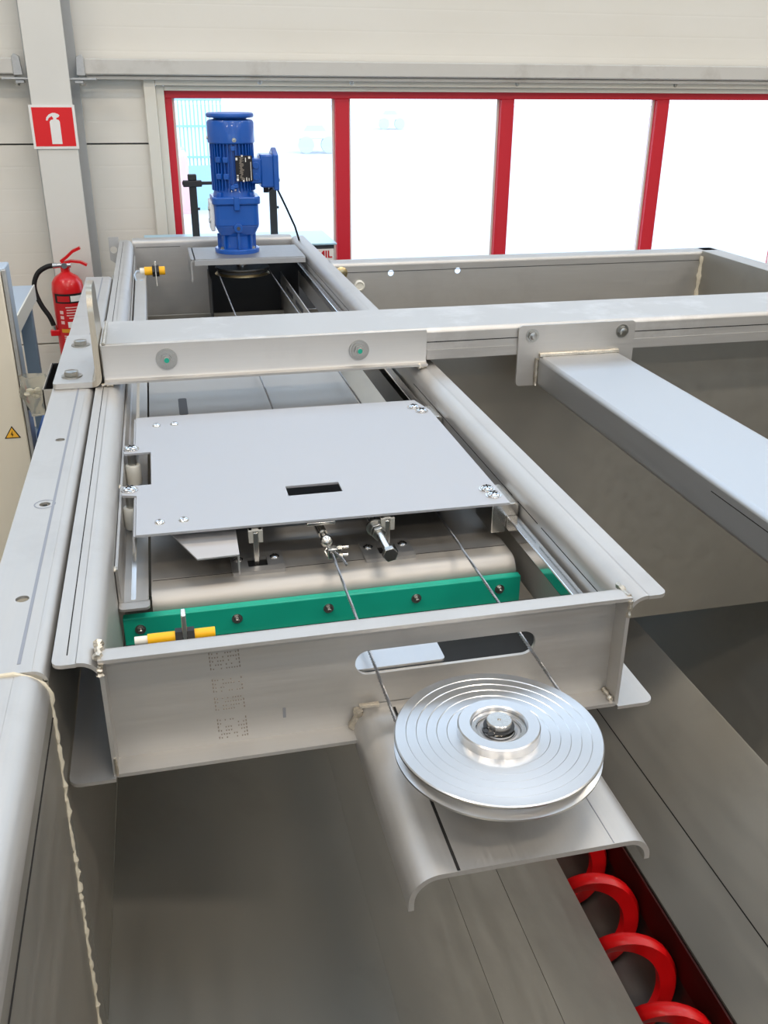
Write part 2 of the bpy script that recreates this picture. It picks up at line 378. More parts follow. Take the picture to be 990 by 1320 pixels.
obj('joint_filler', MB().box(-6.5, WX0, WY+.05, WY+.118, -2, 1.70).box(WX1, 9.5, WY+.05, WY+.118, -2, 1.70).box(WX0, WX1, WY+.05, WY+.118, -2, WZ0).box(WX0, WX1, WY+.05, WY+.118, WZ1, 1.70), 'dark_grey', wb, smooth=False)

# window with red frame
W1 = thing('window_1', (2.6, WY, WZ0), None, None, kind='structure')
obj('casing', MB().box(-.012, .045, WY-.05, WY+.06, WZ0-.06, .612).box(.045, 5.25, WY-.05, WY+.06, .578, .612), 'casing_cream', W1, bevel=.004)
obj('casing', MB().box(.045, .085, WY-.02, WY+.10, WZ0, .578).box(.085, 5.2, WY-.02, WY+.10, .555, .578), 'casing_cream', W1, bevel=.004)
obj('window_sill', MB().box(.0, 5.25, WY-.10, WY+.12, WZ0-.05, WZ0), 'casing_cream', W1, bevel=.004)
obj('frame', MB().box(.085, 5.2, WY+.02, WY+.09, .52, .557).box(.085, .122, WY+.02, WY+.09, WZ0, .52).box(.085, 5.2, WY+.02, WY+.09, WZ0, WZ0+.045), 'frame_red', W1, bevel=.003)
MUL = (.955, 1.872, 2.80, 3.72, 4.64)
for x in MUL:
    obj('mullion', MB().box(x, x+.075, WY+.015, WY+.09, WZ0+.045, .52), 'frame_red', W1, bevel=.003)
xs = [.122]+[v for x in MUL for v in (x, x+.075)]+[5.2]
for i in range(0, len(xs), 2):
    obj('pane', MB().box(xs[i], xs[i+1], WY+.062, WY+.068, WZ0+.045, .52), 'window_glass', W1, smooth=False)
    obj('glazing_bead', MB().box(xs[i], xs[i]+.012, WY+.05, WY+.06, WZ0+.045, .52).box(xs[i+1]-.012, xs[i+1], WY+.05, WY+.06, WZ0+.045, .52), 'casing_cream', W1, smooth=False)
# unseen clerestory above and window band behind the viewer, both added for light
W2 = thing('window_2', (1.5, WY, 1.7), None, None, kind='structure')
for i in range(11):
    x0 = -4+i; obj('pane', MB().box(x0+.03, x0+.97, WY+.05, WY+.056, 1.74, 3.36), 'window_glass', W2, smooth=False)
obj('frame', MB().box(-4, 7, WY+.02, WY+.1, 1.70, 1.74).box(-4, 7, WY+.02, WY+.1, 3.36, 3.40), 'casing_cream', W2, smooth=False)
for i in range(12): obj('mullion', MB().box(-4+i-.03, -4+i+.03, WY+.02, WY+.1, 1.74, 3.36), 'casing_cream', W2, smooth=False)
W3 = thing('window_3', (1.0, -7.25, .8), None, None, kind='structure')
for i in range(9):
    x0 = -3.5+i; obj('pane', MB().box(x0+.03, x0+.97, -7.25, -7.244, .84, 2.36), 'window_glass', W3, smooth=False)
for i in range(10): obj('mullion', MB().box(-3.5+i-.03, -3.5+i+.03, -7.29, -7.21, .8, 2.4), 'casing_cream', W3, smooth=False)

# steel column and horizontal rails on the wall
cl = thing('column', (-.44, 5.1, FL), None, None, kind='structure')
obj('flange', MB().box(-.530, -.345, 5.0, 5.014, FL, CEIL-Z0), 'column_paint', cl, bevel=.003)
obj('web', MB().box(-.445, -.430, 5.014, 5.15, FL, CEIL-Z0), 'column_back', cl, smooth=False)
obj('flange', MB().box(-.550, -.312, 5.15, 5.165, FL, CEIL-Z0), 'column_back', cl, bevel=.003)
def girt(n, x0, x1, zz):
    t = thing(n, ((x0+x1)/2, 5.1, zz), None, None, kind='structure')
    obj('rail_face', MB().sheet([(5.19, zz+.068), (5.105, zz+.068), (5.10, zz+.063), (5.10, zz+.005), (5.105, zz), (5.19, zz)], .004, 'X', x0, x1), 'girt_paint', t)
    obj('rail_lip', MB().box(x0, x1, 5.12, 5.19, zz-.022, zz-.004), 'girt_paint', t, bevel=.003)
    return t
t1 = girt('trim_1', -6.5, -.60, .625); t2 = girt('trim_2', -.275, 9.5, .625)
for tt, s_, x in ((t1, -1, -.600), (t2, 1, -.275)):
    obj('end_plate', MB().prism([(x, .62), (x-s_*.042, .62), (x-s_*.036, .70), (x-s_*.012, .712), (x, .70)], 'Y', 5.085, 5.10), 'galvanised', tt, bevel=.002)
    obj('clamp', MB().box(min(x-s_*.08, x+s_*.05), max(x-s_*.08, x+s_*.05), 5.02, 5.09, .600, .610).box(min(x-s_*.01, x-s_*.05), max(x-s_*.01, x-s_*.05), 5.03, 5.07, .585, .600), 'galvanised', tt, bevel=.002)
    b_ = inst(HEX, 'bolt', tt, (x-s_*.015, 5.05, .585), (PI, 0, 0), 1.0)
for i, x in enumerate((.56, 1.03, 1.93, 2.86, 3.8)):
    inst(HEX, 'bolt', W1, (x, WY-.05, .597), FRONT, .7)

# unseen fill lamps, added under the ceiling to light the hall
for i, (x, y) in enumerate(FILL_LAMPS):
    t = thing('fill_lamp', (x, y, CEIL-Z0), 'long white housing of an unseen fill lamp added under the hall ceiling', 'lamp', 'fill lamps added under the hall ceiling')
    obj('housing', MB().box(x-.78, x+.78, y-.17, y+.17, CEIL-Z0-.17, CEIL-Z0-.10), 'fill_lamp_housing', t, smooth=False)
    for dx in (-.48, .48): obj('bracket', MB().box(x+dx-.02, x+dx+.02, y-.03, y+.03, CEIL-Z0-.10, CEIL-Z0), 'fill_lamp_housing', t, smooth=False)

# ------------------------------------------------------------------ outside; the washed-out glare is put into the pale colours
fe = thing('yard_fence', (.9, 23, FL-.12), 'pale blue steel fence standing in the bright yard outside', 'fence')
for i in range(16):
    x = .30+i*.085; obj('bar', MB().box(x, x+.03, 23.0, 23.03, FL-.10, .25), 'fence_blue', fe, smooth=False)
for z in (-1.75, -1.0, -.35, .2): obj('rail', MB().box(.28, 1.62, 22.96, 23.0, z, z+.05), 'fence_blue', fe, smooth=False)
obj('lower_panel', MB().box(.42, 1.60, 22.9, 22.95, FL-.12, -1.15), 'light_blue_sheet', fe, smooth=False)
gb = thing('gas_cylinder', (.66, 22.3, FL-.12), 'red gas bottle in glare-washed pink leaning by the yard fence outside', 'gas bottle')
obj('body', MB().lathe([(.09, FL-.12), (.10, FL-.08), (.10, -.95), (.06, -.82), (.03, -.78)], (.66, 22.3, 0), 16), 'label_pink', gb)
obj('valve', MB().lathe([(.025, -.79), (.04, -.75), (.02, -.70)], (.66, 22.3, 0), 12), 'far_dark', gb)
def trailer(name, x, y, label, ln):
    t = thing(name, (x, y, FL-.12), label, 'vehicle')
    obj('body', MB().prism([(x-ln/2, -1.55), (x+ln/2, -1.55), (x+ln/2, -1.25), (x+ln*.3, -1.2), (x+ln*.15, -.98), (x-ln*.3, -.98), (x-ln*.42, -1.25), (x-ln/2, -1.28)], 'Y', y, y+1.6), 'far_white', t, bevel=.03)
    obj('window', MB().prism([(x+ln*.22, -1.24), (x+ln*.12, -1.03), (x-ln*.27, -1.03), (x-ln*.36, -1.24)], 'Y', y-.01, y+.02), 'far_dark', t, smooth=False)
    for s_ in (-.3, .3): obj('wheel', MB().cyl((x+s_*ln, y-.02, -1.78), (x+s_*ln, y+.2, -1.78), .33, 20), 'far_dark', t)
trailer('parked_car', 6.75, 41, 'small pale car parked in the yard beyond the first pane', 1.6)
trailer('parked_car', 15.0, 62, 'tiny pale car far off in the yard beyond the second pane', 1.7)

# ------------------------------------------------------------------ hopper
HX0, HX1, HY0, HY1 = -.167, 2.10, -1.0, 3.40
hp = thing('hopper', (1.0, 1.6, FL), 'large open stainless steel hopper with folded sloping sides around the slide frame', 'hopper')
SEAM = .930
holes_y = (.60, 1.103, 1.402, 1.696, 2.02)
def lip_left(y0, y1, hs, r):
    b = MB().plate([(-.252, y0), (HX0-r, y0), (HX0-r, y1), (-.252, y1)], [circ(-.2115, y, .0085, 18) for y in hs], .004, 'XY', 0)
    b.sheet(arc(HX0-r, -r, r-.002, 90, 0, 8), .004, 'Y', y0, y1)
    b.sheet([(-.250, -.002), (-.250, -.06)], .004, 'Y', y0, y1)
    return b
obj('rim', lip_left(SEAM+.002, HY1-.1, [y for y in holes_y if y > SEAM], .016), 'steel_along_y', hp)
obj('rim', lip_left(HY0, SEAM-.002, [], .034), 'steel_along_y', hp)
obj('rim_marking', MB().box(-.2005, -.1965, .95, HY1-.12, .0, .0004), 'film_mark', hp, smooth=False)
obj('bend_line', MB().box(-.1688, -.1662, HY0, SEAM-.01, -.058, -.0568), 'ink_mark', hp, smooth=False)
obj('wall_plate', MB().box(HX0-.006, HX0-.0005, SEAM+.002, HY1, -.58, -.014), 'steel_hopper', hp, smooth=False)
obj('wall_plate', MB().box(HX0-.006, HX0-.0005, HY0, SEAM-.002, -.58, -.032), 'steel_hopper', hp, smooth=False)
bp = [(HX0-.034-.03, SEAM, .001), (HX0-.034, SEAM, .001)]+[(HX0-.034+.034*math.sin(a), SEAM, -.034+.034*math.cos(a)) for a in (.5, 1.0, 1.5)]
n_ = 90
bp += [(HX0+.0005, SEAM-.062*(i/n_)*1.12, -.035-.50*i/n_*1.1) for i in range(1, n_+1)]
obj('sealant_bead', MB().tube(bp, .0027, 7, .6), 'sealant', hp)
obj('rim_joint', MB().tube([(-.252, SEAM, .0), (-.21, SEAM, .0005), (HX0-.034, SEAM, .0005)], .0015, 6, .2), 'weld', hp)
# folded bottom: left side panels, channel, right side panels (x, z)
def D(x, d): return (x, .6-d)
A0, A1, A2, A3, A4 = D(HX0, 1.18), D(.271, 1.42), D(.483, 1.568), D(.634, 1.674), D(.858, 1.83)
B4, B3, B2, B1, B0 = D(1.056, 1.83), D(1.179, 1.744), D(1.399, 1.59), D(2.10, 1.42), D(2.10, .6)
def strip(p, q, gap, y0, y1, nm='side_panel'):
    p, q = Vector(p), Vector(q); d = (q-p).normalized()
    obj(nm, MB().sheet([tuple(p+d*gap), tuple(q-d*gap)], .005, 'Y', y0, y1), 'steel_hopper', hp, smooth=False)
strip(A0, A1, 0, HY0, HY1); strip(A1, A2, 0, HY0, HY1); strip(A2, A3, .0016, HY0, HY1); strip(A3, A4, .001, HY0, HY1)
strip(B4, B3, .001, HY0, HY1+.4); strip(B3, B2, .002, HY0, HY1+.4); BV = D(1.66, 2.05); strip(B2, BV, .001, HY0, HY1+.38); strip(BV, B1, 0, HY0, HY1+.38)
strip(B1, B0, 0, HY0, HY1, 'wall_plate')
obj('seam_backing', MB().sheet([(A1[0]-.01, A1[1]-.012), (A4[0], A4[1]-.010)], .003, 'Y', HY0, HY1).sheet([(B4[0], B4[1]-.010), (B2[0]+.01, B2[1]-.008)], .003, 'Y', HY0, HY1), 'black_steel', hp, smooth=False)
cx, cd_ = .957, -1.335
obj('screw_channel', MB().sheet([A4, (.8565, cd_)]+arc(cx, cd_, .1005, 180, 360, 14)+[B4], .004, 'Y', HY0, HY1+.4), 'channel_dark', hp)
obj('auger_reflection', MB().box(1.048, 1.053, HY0, HY1+.3, cd_-.0, -1.235), 'reflection_red', hp, smooth=False)  # painted strip: mirror image of the red auger on the channel wall
# rear end: vertical upper plate, unseen slope shaped to keep light out of the outlet gap below
bw = MB().plate(rrect(.60, -.20, HX1, -.014), [circ(.824, -.042, .0115), circ(1.083, -.042, .0115)], .005, 'XZ', HY1)
obj('end_plate', bw, 'steel_along_x', hp)
obj('end_rim', MB().sheet([(3.47, -.04), (3.47, -.002), (3.414, -.002)]+arc(3.414, -.014, .012, 90, 180, 6)[1:], .004, 'X', .60, 2.17), 'steel_along_x', hp)
obj('bend_line', MB().box(.62, HX1-.01, HY1-.0012, HY1, -.036, -.0345), 'ink_mark', hp, smooth=False)
obj('shade_slope', MB().sheet([(3.40, -.20), (2.178, -.80)], .006, 'X', HX0, HX1), 'steel_hopper', hp, smooth=False)  # hidden plate, added to shut off light behind the baffle
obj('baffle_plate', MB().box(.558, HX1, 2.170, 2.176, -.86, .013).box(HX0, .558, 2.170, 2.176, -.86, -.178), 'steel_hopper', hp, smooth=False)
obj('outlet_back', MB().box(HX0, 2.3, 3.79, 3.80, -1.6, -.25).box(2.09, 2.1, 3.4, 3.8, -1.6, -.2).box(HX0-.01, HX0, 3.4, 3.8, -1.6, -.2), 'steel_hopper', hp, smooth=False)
obj('side_rim', MB().sheet([(2.18, -.04), (2.18, -.002), (2.114, -.002)]+arc(2.114, -.014, .012, 90, 180, 6)[1:], .004, 'Y', HY0, HY1+.07), 'steel_along_y', hp)
obj('wall_plate', MB().box(2.102, 2.106, HY0, HY1, -.45, -.014), 'steel_along_y', hp, smooth=False)
obj('corner_weld', bead((2.096, 3.394, -.02), (2.096, 3.394, -.30), .010, 22, .35), 'sealant', hp)
obj('front_end_plate', MB().box(HX0, HX1, HY0-.006, HY0, -1.45, 0), 'steel_hopper', hp, smooth=False)
obj('plug', MB().lathe([(.020, 0), (.020, .010), (.015, .014), (.012, .010), (1e-5, .010)], seg=22).moved(Matrix.Translation((.703, HY1, -.083)) @ Matrix.Rotation(PI/2, 4, 'X')), 'white_plastic', hp)
obj('plug', MB().lathe([(.022, 0), (.022, .012), (.014, .016), (1e-5, .016)], seg=22).moved(Matrix.Translation((.632, HY1-.02, -.03)) @ Matrix.Rotation(PI/2, 4, 'X')), 'brass', hp)
obj('bolt_hole_marking', MB().lathe([(.0145, 0.0003), (.0155, .0005), (.0165, .0003)], (-.2115, 1.402, 0), 24, 'Z', 0, 2*PI-1e-4), 'film_mark', hp)
for x, y in ((-.16, -.8), (2.06, -.8), (-.16, 3.3), (2.06, 3.3)):
    obj('leg', MB().box(x-.05, x+.05, y-.05, y+.05, FL, -.62 if x < 1 else -.5), 'steel_sheet', hp, bevel=.005)

# screw auger
au = thing('screw_auger', (cx, 1.6, cd_-.09), 'bright red spiral auger turning in the channel at the hopper bottom', 'auger')
PITCH = .19; ro, ri, th = .091, .045, .036
v, f = [], []; N = int((3.6-(-.9))/PITCH*28)
for i in range(N+1):
    y = -.9+i/28*PITCH; a = PI/2+2*PI*(y-1.594)/PITCH
    c, s_ = math.cos(a), math.sin(a)
    for r, dy in ((ri, -th*.30), (ro-.008, -th/2), (ro, -th/4), (ro, th/4), (ro-.008, th/2), (ri, th*.30)):
        v.append((cx+r*c, y+dy, cd_+r*s_))
for i in range(N):
    for k in range(6):
        k2 = (k+1) % 6; f.append((i*6+k, i*6+k2, (i+1)*6+k2, (i+1)*6+k))
f += [tuple(range(6))[::-1], tuple(range(N*6, N*6+6))]
obj('spiral_flight', MB().add(v, f), 'auger_red', au, ang=50)
obj('end_shaft', MB().cyl((cx, 3.45, cd_), (cx, 3.79, cd_), .03, 20), 'bright_steel', au)

# ------------------------------------------------------------------ slide frame
FY0, FY1 = .937, 4.10
fr = thing('slide_guide', (.22, 2.5, -.172), 'long rectangular stainless frame of folded channel set into the hopper top', 'frame')
for side in (0, 1):
    mx = (lambda x: x) if side == 0 else (lambda x: .439-x)
    nm = 'side_rail'
    prof = [(mx(x), z) for x, z in [(-.1365, -.0025)]+arc(-.1350, -.0275, .025, 90, 0, 10)+[(-.110, -.05), (-.110, -.1690)]]
    rail = obj(nm, MB().sheet(prof, .005, 'Y', FY0+.001, FY1), 'steel_along_y', fr)
    xa, xb = sorted((mx(-.163), mx(-.136)))
    cor = (1, 0, 0, 0) if side == 0 else (0, 1, 0, 0)
    obj('top_lip', MB().plate(rrect(xa, FY0, xb, FY1, .012, 5, cor), [], .005, 'XY', 0), 'steel_along_y', rail)
    xa, xb = sorted((mx(-.165), mx(-.110)))
    obj('bottom_lip', MB().plate(rrect(xa, FY0-.004, xb, FY1, .014, 5, cor), [], .005, 'XY', -.167), 'steel_along_y', rail)
    xl = mx(-.1525) if side == 0 else mx(-.1075)
    if side == 0:
        obj('bend_line', MB().box(-.1475, -.1462, FY0+.02, FY1-.05, 0, .0004), 'ink_mark', rail, smooth=False)
    else:
        for y0, y1 in ((.98, 1.23), (1.245, 1.335), (1.36, 2.02), (2.27, 3.9)):
            obj('bend_line', MB().box(.5462, .5466, y0, y1, -.0385, -.037), 'ink_mark', rail, smooth=False)
fc = obj('front_channel', MB().sheet([(FY0, -.0025), (.957, -.0025)]+arc(.957, -.0165, .014, 90, 0, 6)[1:]+[(.971, -.021)], .005, 'X', -.1125, .5515), 'steel_along_x', fr)
obj('web', MB().plate(rrect(-.1075, -.167, .5465, -.020), [rrect(.193, -.088, .436, -.052, .0178, 8)], .005, 'XZ', .9685), 'steel_along_x', fc)
obj('bottom_flange', MB().plate([(-.1075, FY0), (.5465, FY0), (.5465, .970), (-.1075, .970)], [], .005, 'XY', -.164), 'steel_along_x', fc)
obj('inner_shelf', MB().plate(rrect(.18, .976, .315, 1.04, .006), [], .004, 'XY', -.084), 'steel_box', fc)
mk = MB()
for row in range(24):                                   # faint, unreadable ink-jet dots on the web
    if row in (5, 6, 11, 16, 17): continue
    for k in range(12):
        if random.random() < (.85 if k in (0, 1, 10, 11) else .5):
            x = .012+k*.0032+row*.0002; z = -.030-row*.0055
            mk.box(x, x+.0015, .9679, .9686, z, z+.0016 if k not in (0, 11) else z+.003)
obj('ink_dots', mk, 'ink_faint', fc, smooth=False)['kind'] = 'stuff'
obj('slot_shade_pan', MB().box(-.107, .546, .975, 1.225, -.166, -.163), 'rubber', fc, smooth=False)  # black sheet stands in for the shade seen through the slot
obj('slot_mark', MB().box(.0985, .1025, .9678, .9686, -.137, -.122), 'film_mark', fc, smooth=False)
welds = [((-.113, .942, .0005), (-.112, .974, .0005), .0052), ((.5495, .942, -.0005), (.5495, .976, -.0012), .0036), ((.543, .942, -.161), (.543, .966, -.161), .0035), ((.5495, .9375, -.004), (.5495, .9375, -.028), .0030), ((-.109, .938, -.003), (-.1115, .938, -.02), .004), ((-.1085, .9375, -.14), (-.1085, .9375, -.166), .002)]
for p, q, r in welds: obj('weld', bead(p, q, r, 9, .35), 'weld', fr)
bc = obj('back_channel', MB().sheet([(4.15, -.0025), (4.106, -.0025)]+arc(4.106, -.0165, .014, 90, 180, 6)[1:]+[(4.092, -.03), (4.092, -.75)], .005, 'X', -.1125, .5515), 'steel_along_x', fr)
obj('bend_line', MB().box(-.10, .08, 4.0885, 4.0895, -.0305, -.029), 'ink_mark', bc, smooth=False)
# tracks inside the frame
lt = obj('left_track', MB().sheet([(-.104, -.040), (-.104, -.094), (-.100, -.098), (-.064, -.098)], .004, 'Y', 1.235, 3.95), 'steel_along_y', fr)
obj('track_end', MB().plate(rrect(-.106, 1.215, -.062, 1.236, .007, 4, (1, 1, 0, 0)), [], .004, 'XY', -.096), 'steel_along_y', lt)
obj('running_groove', MB().box(-.089, -.082, 1.24, 3.9, -.096, -.0952), 'polished_steel', lt, smooth=False)
for y in (1.02, 1.24, 1.55): obj('weld', MB().sphere((-.1062, y, -.042), .004, 10, (1, 1.8, 1)), 'weld', lt)
rb = obj('slide_bar', MB().box(.522, .541, 1.0, 3.95, -.078, -.055), 'polished_steel', fr, bevel=.002)
for y in (1.02, 1.36, 2.1, 2.8, 3.5): obj('bar_spacer', MB().cyl((.541, y, -.067), (.5475, y, -.067), .006, 12), 'bright_steel', rb)
inst(RIVET, 'screw', rb, (.521, 1.335, -.085), (0, -PI/2, 0), .8)
obj('chute_side', MB().box(.470, .474, 2.6, 4.08, -.75, -.11), 'steel_sheet', fr, smooth=False)
for y in (2.75, 3.0, 3.25, 3.5): obj('slot_plate', MB().box(.4675, .470, y, y+.17, -.145, -.128), 'dark_grey', fr, smooth=False)
obj('chute_floor', MB().sheet([(4.09, -.75), (2.62, -.13)], .004, 'X', -.105, .47), 'steel_sheet', fr, smooth=False)
obj('side_cover', MB().box(-.098, -.060, 2.7, 3.55, -.09, -.040), 'steel_sheet', fr, bevel=.003)
# motor bracket at the rear
mb_ = obj('motor_bracket', MB().plate(rrect(.105, 3.60, .535, 3.88, .012, 4, (1, 1, 0, 0)), [circ(.295, 3.76, .03)], .006, 'XY', -.004), 'bracket_steel', fr)
obj('bracket_side', MB().sheet([(.122, -.007)]+arc(.118, -.019, .012, 90, 180, 6)+[(.106, -.085)], .006, 'Y', 3.60, 3.88), 'bracket_steel', mb_)
obj('front_bend', MB().sheet([(3.604, -.007), (3.598, -.010), (3.597, -.026)], .005, 'X', .118, .535), 'bracket_steel', mb_)
obj('shade_plate', MB().box(.175, .179, 3.66, 3.88, -.42, -.09).box(.179, .545, 3.874, 3.878, -.42, -.02), 'black_steel', mb_, smooth=False)  # black plates put in for the shadow beneath the bracket
lg = obj('lifting_lug', MB().plate([(-.205, -.07), (-.165, -.10), (-.165, .02), (-.205, .02)], [circ(-.188, -.03, .014)], .006, 'XZ', 4.05), 'steel_sheet', fr)
# pulley platform welded to the front channel
pp = obj('pulley_platform', MB().sheet([(.191, -.178), (.191, -.168)]+arc(.222, -.168, .031, 180, 90, 10)+[(.222, -.137), (.432, -.137)]+arc(.432, -.160, .023, 90, 0, 8)+[(.455, -.164)], .006, 'Y', .672, .9675), 'steel_along_y', fr, ang=30)
obj('bend_line', MB().box(.2395, .2428, .673, .955, -.134, -.1336), 'ink_mark', pp, smooth=False)
obj('bend_line', MB().box(.4135, .4145, .673, .955, -.134, -.1336), 'film_mark', pp, smooth=False)
for p, q, r in (((.187, .964, -.178), (.196, .963, -.136), .0065), ((.284, .966, -.131), (.338, .966, -.131), .006), ((.430, .966, -.132), (.452, .965, -.150), .004)):
    obj('weld', bead(p, q, r, 8, .3), 'weld', pp)
obj('spring_clip', MB().box(.196, .222, .955, .962, -.1295, -.1265), 'weld', pp, smooth=False)

# ------------------------------------------------------------------ idler pulley
PX, PY = .3195, .787
ip = thing('idler_pulley', (PX, PY, -.134), 'large turned metal cable pulley with ringed face on the front platform', 'pulley')
prof = [(.045, -.083), (.1120, -.083), (.1168, -.080), (.1168, -.0775), (.103, -.0725), (.1015, -.0700), (.103, -.0675), (.1168, -.0635), (.1168, -.0612), (.1155, -.0600)]
rr = .1145
while rr > .05:
    prof += [(rr, -.0600), (rr-.0105, -.0594), (rr-.0115, -.0602)]; rr -= .0115
prof += [(.045, -.060), (.045, -.083)]
b = MB(); b.lathe(prof[:-1], (PX, PY, 0), 96)
obj('disc', b, 'turned_aluminium', ip, ang=12)
obj('hub', MB().lathe([(.031, -.060), (.031, -.0485), (.0325, -.047), (.0450, -.047), (.0464, -.0485), (.0464, -.0595)], (PX, PY, 0), 64), 'turned_aluminium', ip)
be = obj('bearing', MB().lathe([(.0305, -.056), (.0305, -.0525), (.0255, -.0525), (.0250, -.056)], (PX, PY, 0), 40), 'polished_steel', ip)
obj('seal', MB().lathe([(.0252, -.0562), (.0215, -.0548), (.018, -.0562)], (PX, PY, 0), 40, 'Z', 0, 2*PI-1e-4), 'bracket_steel', be)
obj('inner_ring', MB().lathe([(.018, -.056), (.018, -.053), (.0145, -.053)], (PX, PY, 0), 32), 'polished_steel', be)
sh = obj('shaft', MB().lathe([(.0145, -.134), (.0145, -.0515), (.0128, -.0512), (.0128, -.0488), (.0142, -.0485), (.0142, -.0425), (.0134, -.0415), (.0022, -.0415), (.0015, -.0435), (1e-5, -.0435)], (PX, PY, 0), 32), 'bright_steel', ip)
obj('retaining_ring', MB().lathe([(.0175, -.0505), (.0175, -.0492), (.013, -.0492)], (PX, PY, 0), 26, 'Z', math.radians(235), math.radians(545)), 'black_steel', sh)
for a in (200, 222):
    obj('ring_eye', MB().lathe([(.002, -.0505), (.0035, -.0505), (.0035, -.0490), (.002, -.0490)], (PX+.0185*math.cos(math.radians(a)), PY+.0185*math.sin(math.radians(a)), 0), 12), 'black_steel', sh)
obj('boss', MB().lathe([(.030, -.134), (.030, -.125), (.026, -.120), (.026, -.083)], (PX, PY, 0), 32), 'bright_steel', ip)

# ------------------------------------------------------------------ drive sheave and cables
DX, DY = .302, 3.70
ds = thing('drive_sheave', (DX, DY, -.08), 'dark grooved cable sheave hanging under the blue gearmotor', 'pulley')
obj('disc', MB().lathe([(.02, -.080), (.103, -.080), (.105, -.0775), (.097, -.070), (.097, -.060), (.105, -.0535), (.103, -.050), (.02, -.050)], (DX, DY, 0), 48), 'black_steel', ds)
obj('rim_band', MB().lathe([(.1052, -.0775), (.1062, -.0765), (.0975, -.0695)], (DX, DY, 0), 48), 'brass', ds)
obj('hub', MB().cyl((DX, DY, -.052), (DX, DY, -.006), .022, 20), 'bright_steel', ds)
def rope(name, path, label, n=3, r=.0011, R=.0014, lay=.018):
    """stranded wire rope: three strands twisted round the line"""
    t = thing(name, path[0], label, 'cable')
    pts = []
    for a, b2 in zip(path[:-1], path[1:]):
        a, b2 = Vector(a), Vector(b2); k = max(2, int((b2-a).length/.0035))
        pts += [a.lerp(b2, i/k) for i in range(k)]
    pts.append(Vector(path[-1]))
    for s_ in range(n):
        q = []; L = 0.
        for i, p in enumerate(pts):
            d = (pts[min(i+1, len(pts)-1)]-pts[max(i-1, 0)]).normalized(); L += (p-pts[i-1]).length if i else 0
            u = d.cross(Vector((0, 0, 1))); u = u.normalized() if u.length > 1e-4 else Vector((1, 0, 0)); ww = u.cross(d)
            a = 2*PI*(L/lay+s_/n); q.append(p+(u*math.cos(a)+ww*math.sin(a))*R)
        obj('strand', MB().tube(q, r, 5), 'cable_steel', t)
    return t
CZ = -.068; GR = .1027
def wrap(cx_, cy_, r, a0, a1, n): return [(cx_+r*math.cos(math.radians(a0+(a1-a0)*i/n)), cy_+r*math.sin(math.radians(a0+(a1-a0)*i/n)), CZ-.002) for i in range(n+1)]
rope('wire_cable', [(.218, 1.296, CZ), (.216, 1.0, CZ)]+wrap(PX, PY, GR+.0015, 180, 360, 24)+[(.421, 1.3, CZ), (.412, 2.4, CZ-.0), (.402, 3.68, -.065)],
     'grey steel cable running from the carriage clamp round the front pulley')
rope('wire_cable', [(.214, 1.9, CZ), (.206, 3.68, -.065)], 'grey steel cable on the side of the sensors running back to the motor sheave', r=.0011)

# ------------------------------------------------------------------ gate plate with green scraper strip
gp = thing('gate_plate', (.22, 1.7, -.19), 'folded stainless gate plate lying low inside the slide frame', 'plate')
obj('top_sheet', MB().sheet([(2.62, -.1025), (1.300, -.1025)]+arc(1.274, -.1265, .024, 90, 180, 8)+[(1.250, -.19)], .005, 'X', -.060, .430), 'gate_steel', gp)
obj('top_sheet', MB().sheet([(1.95, -.1025), (1.300, -.1025)]+arc(1.274, -.1265, .024, 90, 180, 8)+[(1.250, -.19)], .005, 'X', .430, .517), 'gate_steel', gp)
obj('bend_line', MB().box(-.058, .515, 1.300, 1.3012, -.1, -.0996), 'ink_mark', gp, smooth=False)
obj('bend_line', MB().box(-.058, .515, 1.2468, 1.2476, -.137, -.1358), 'ink_mark', gp, smooth=False)
obj('slot', MB().plate(rrect(.008, 2.09, .028, 2.215, .006), [], .0006, 'XY', -.0995), 'dark_grey', gp, smooth=False)
gs = thing('scraper_strip', (.21, 1.235, -.20), 'green plastic strip bolted along the front edge of the gate plate', 'strip')
obj('strip', MB().box(-.104, .520, 1.232, 1.247, -.20, -.122), 'green_plastic', gs, bevel=.002)
for x in (-.080, .063, .204, .345, .484): inst(NUT, 'nut', gs, (x, 1.232, -.142), FRONT, .62)

# hinge catches on the gate plate
def catch(x0, label):
    t = thing('catch_bracket', (x0+.0415, 1.318, -.1), label, 'bracket', 'catches under the carriage')
    obj('base_plate', MB().plate(rrect(x0, 1.288, x0+.083, 1.352, .003), [rrect(x0+.026, 1.304, x0+.057, 1.334, .002)], .006, 'XY', -.094), 'bracket_steel', t, bevel=.0008)
    obj('recess', MB().box(x0+.026, x0+.057, 1.304, 1.334, -.0998, -.0990), 'rubber', t, smooth=False)
    for xx in (x0+.012, x0+.070): cross_screw(t, (xx, 1.331, -.094), .62)
    obj('post', MB().box(x0+.036, x0+.0445, 1.312, 1.325, -.0990, -.040), 'white_plastic' if 0 else 'bright_steel', t, bevel=.001)
    cp = obj('clip', MB().box(x0+.029, x0+.036, 1.309, 1.323, -.056, -.0345).box(x0+.0445, x0+.0515, 1.309, 1.323, -.056, -.0345).box(x0+.029, x0+.0515, 1.311, 1.325, -.0385, -.0345), 'clear_plastic', t, bevel=.001)
catch(.064, 'small steel catch with clear clip standing under the plain part of the carriage edge')
catch(.276, 'small steel catch half hidden behind the long adjusting bolt')

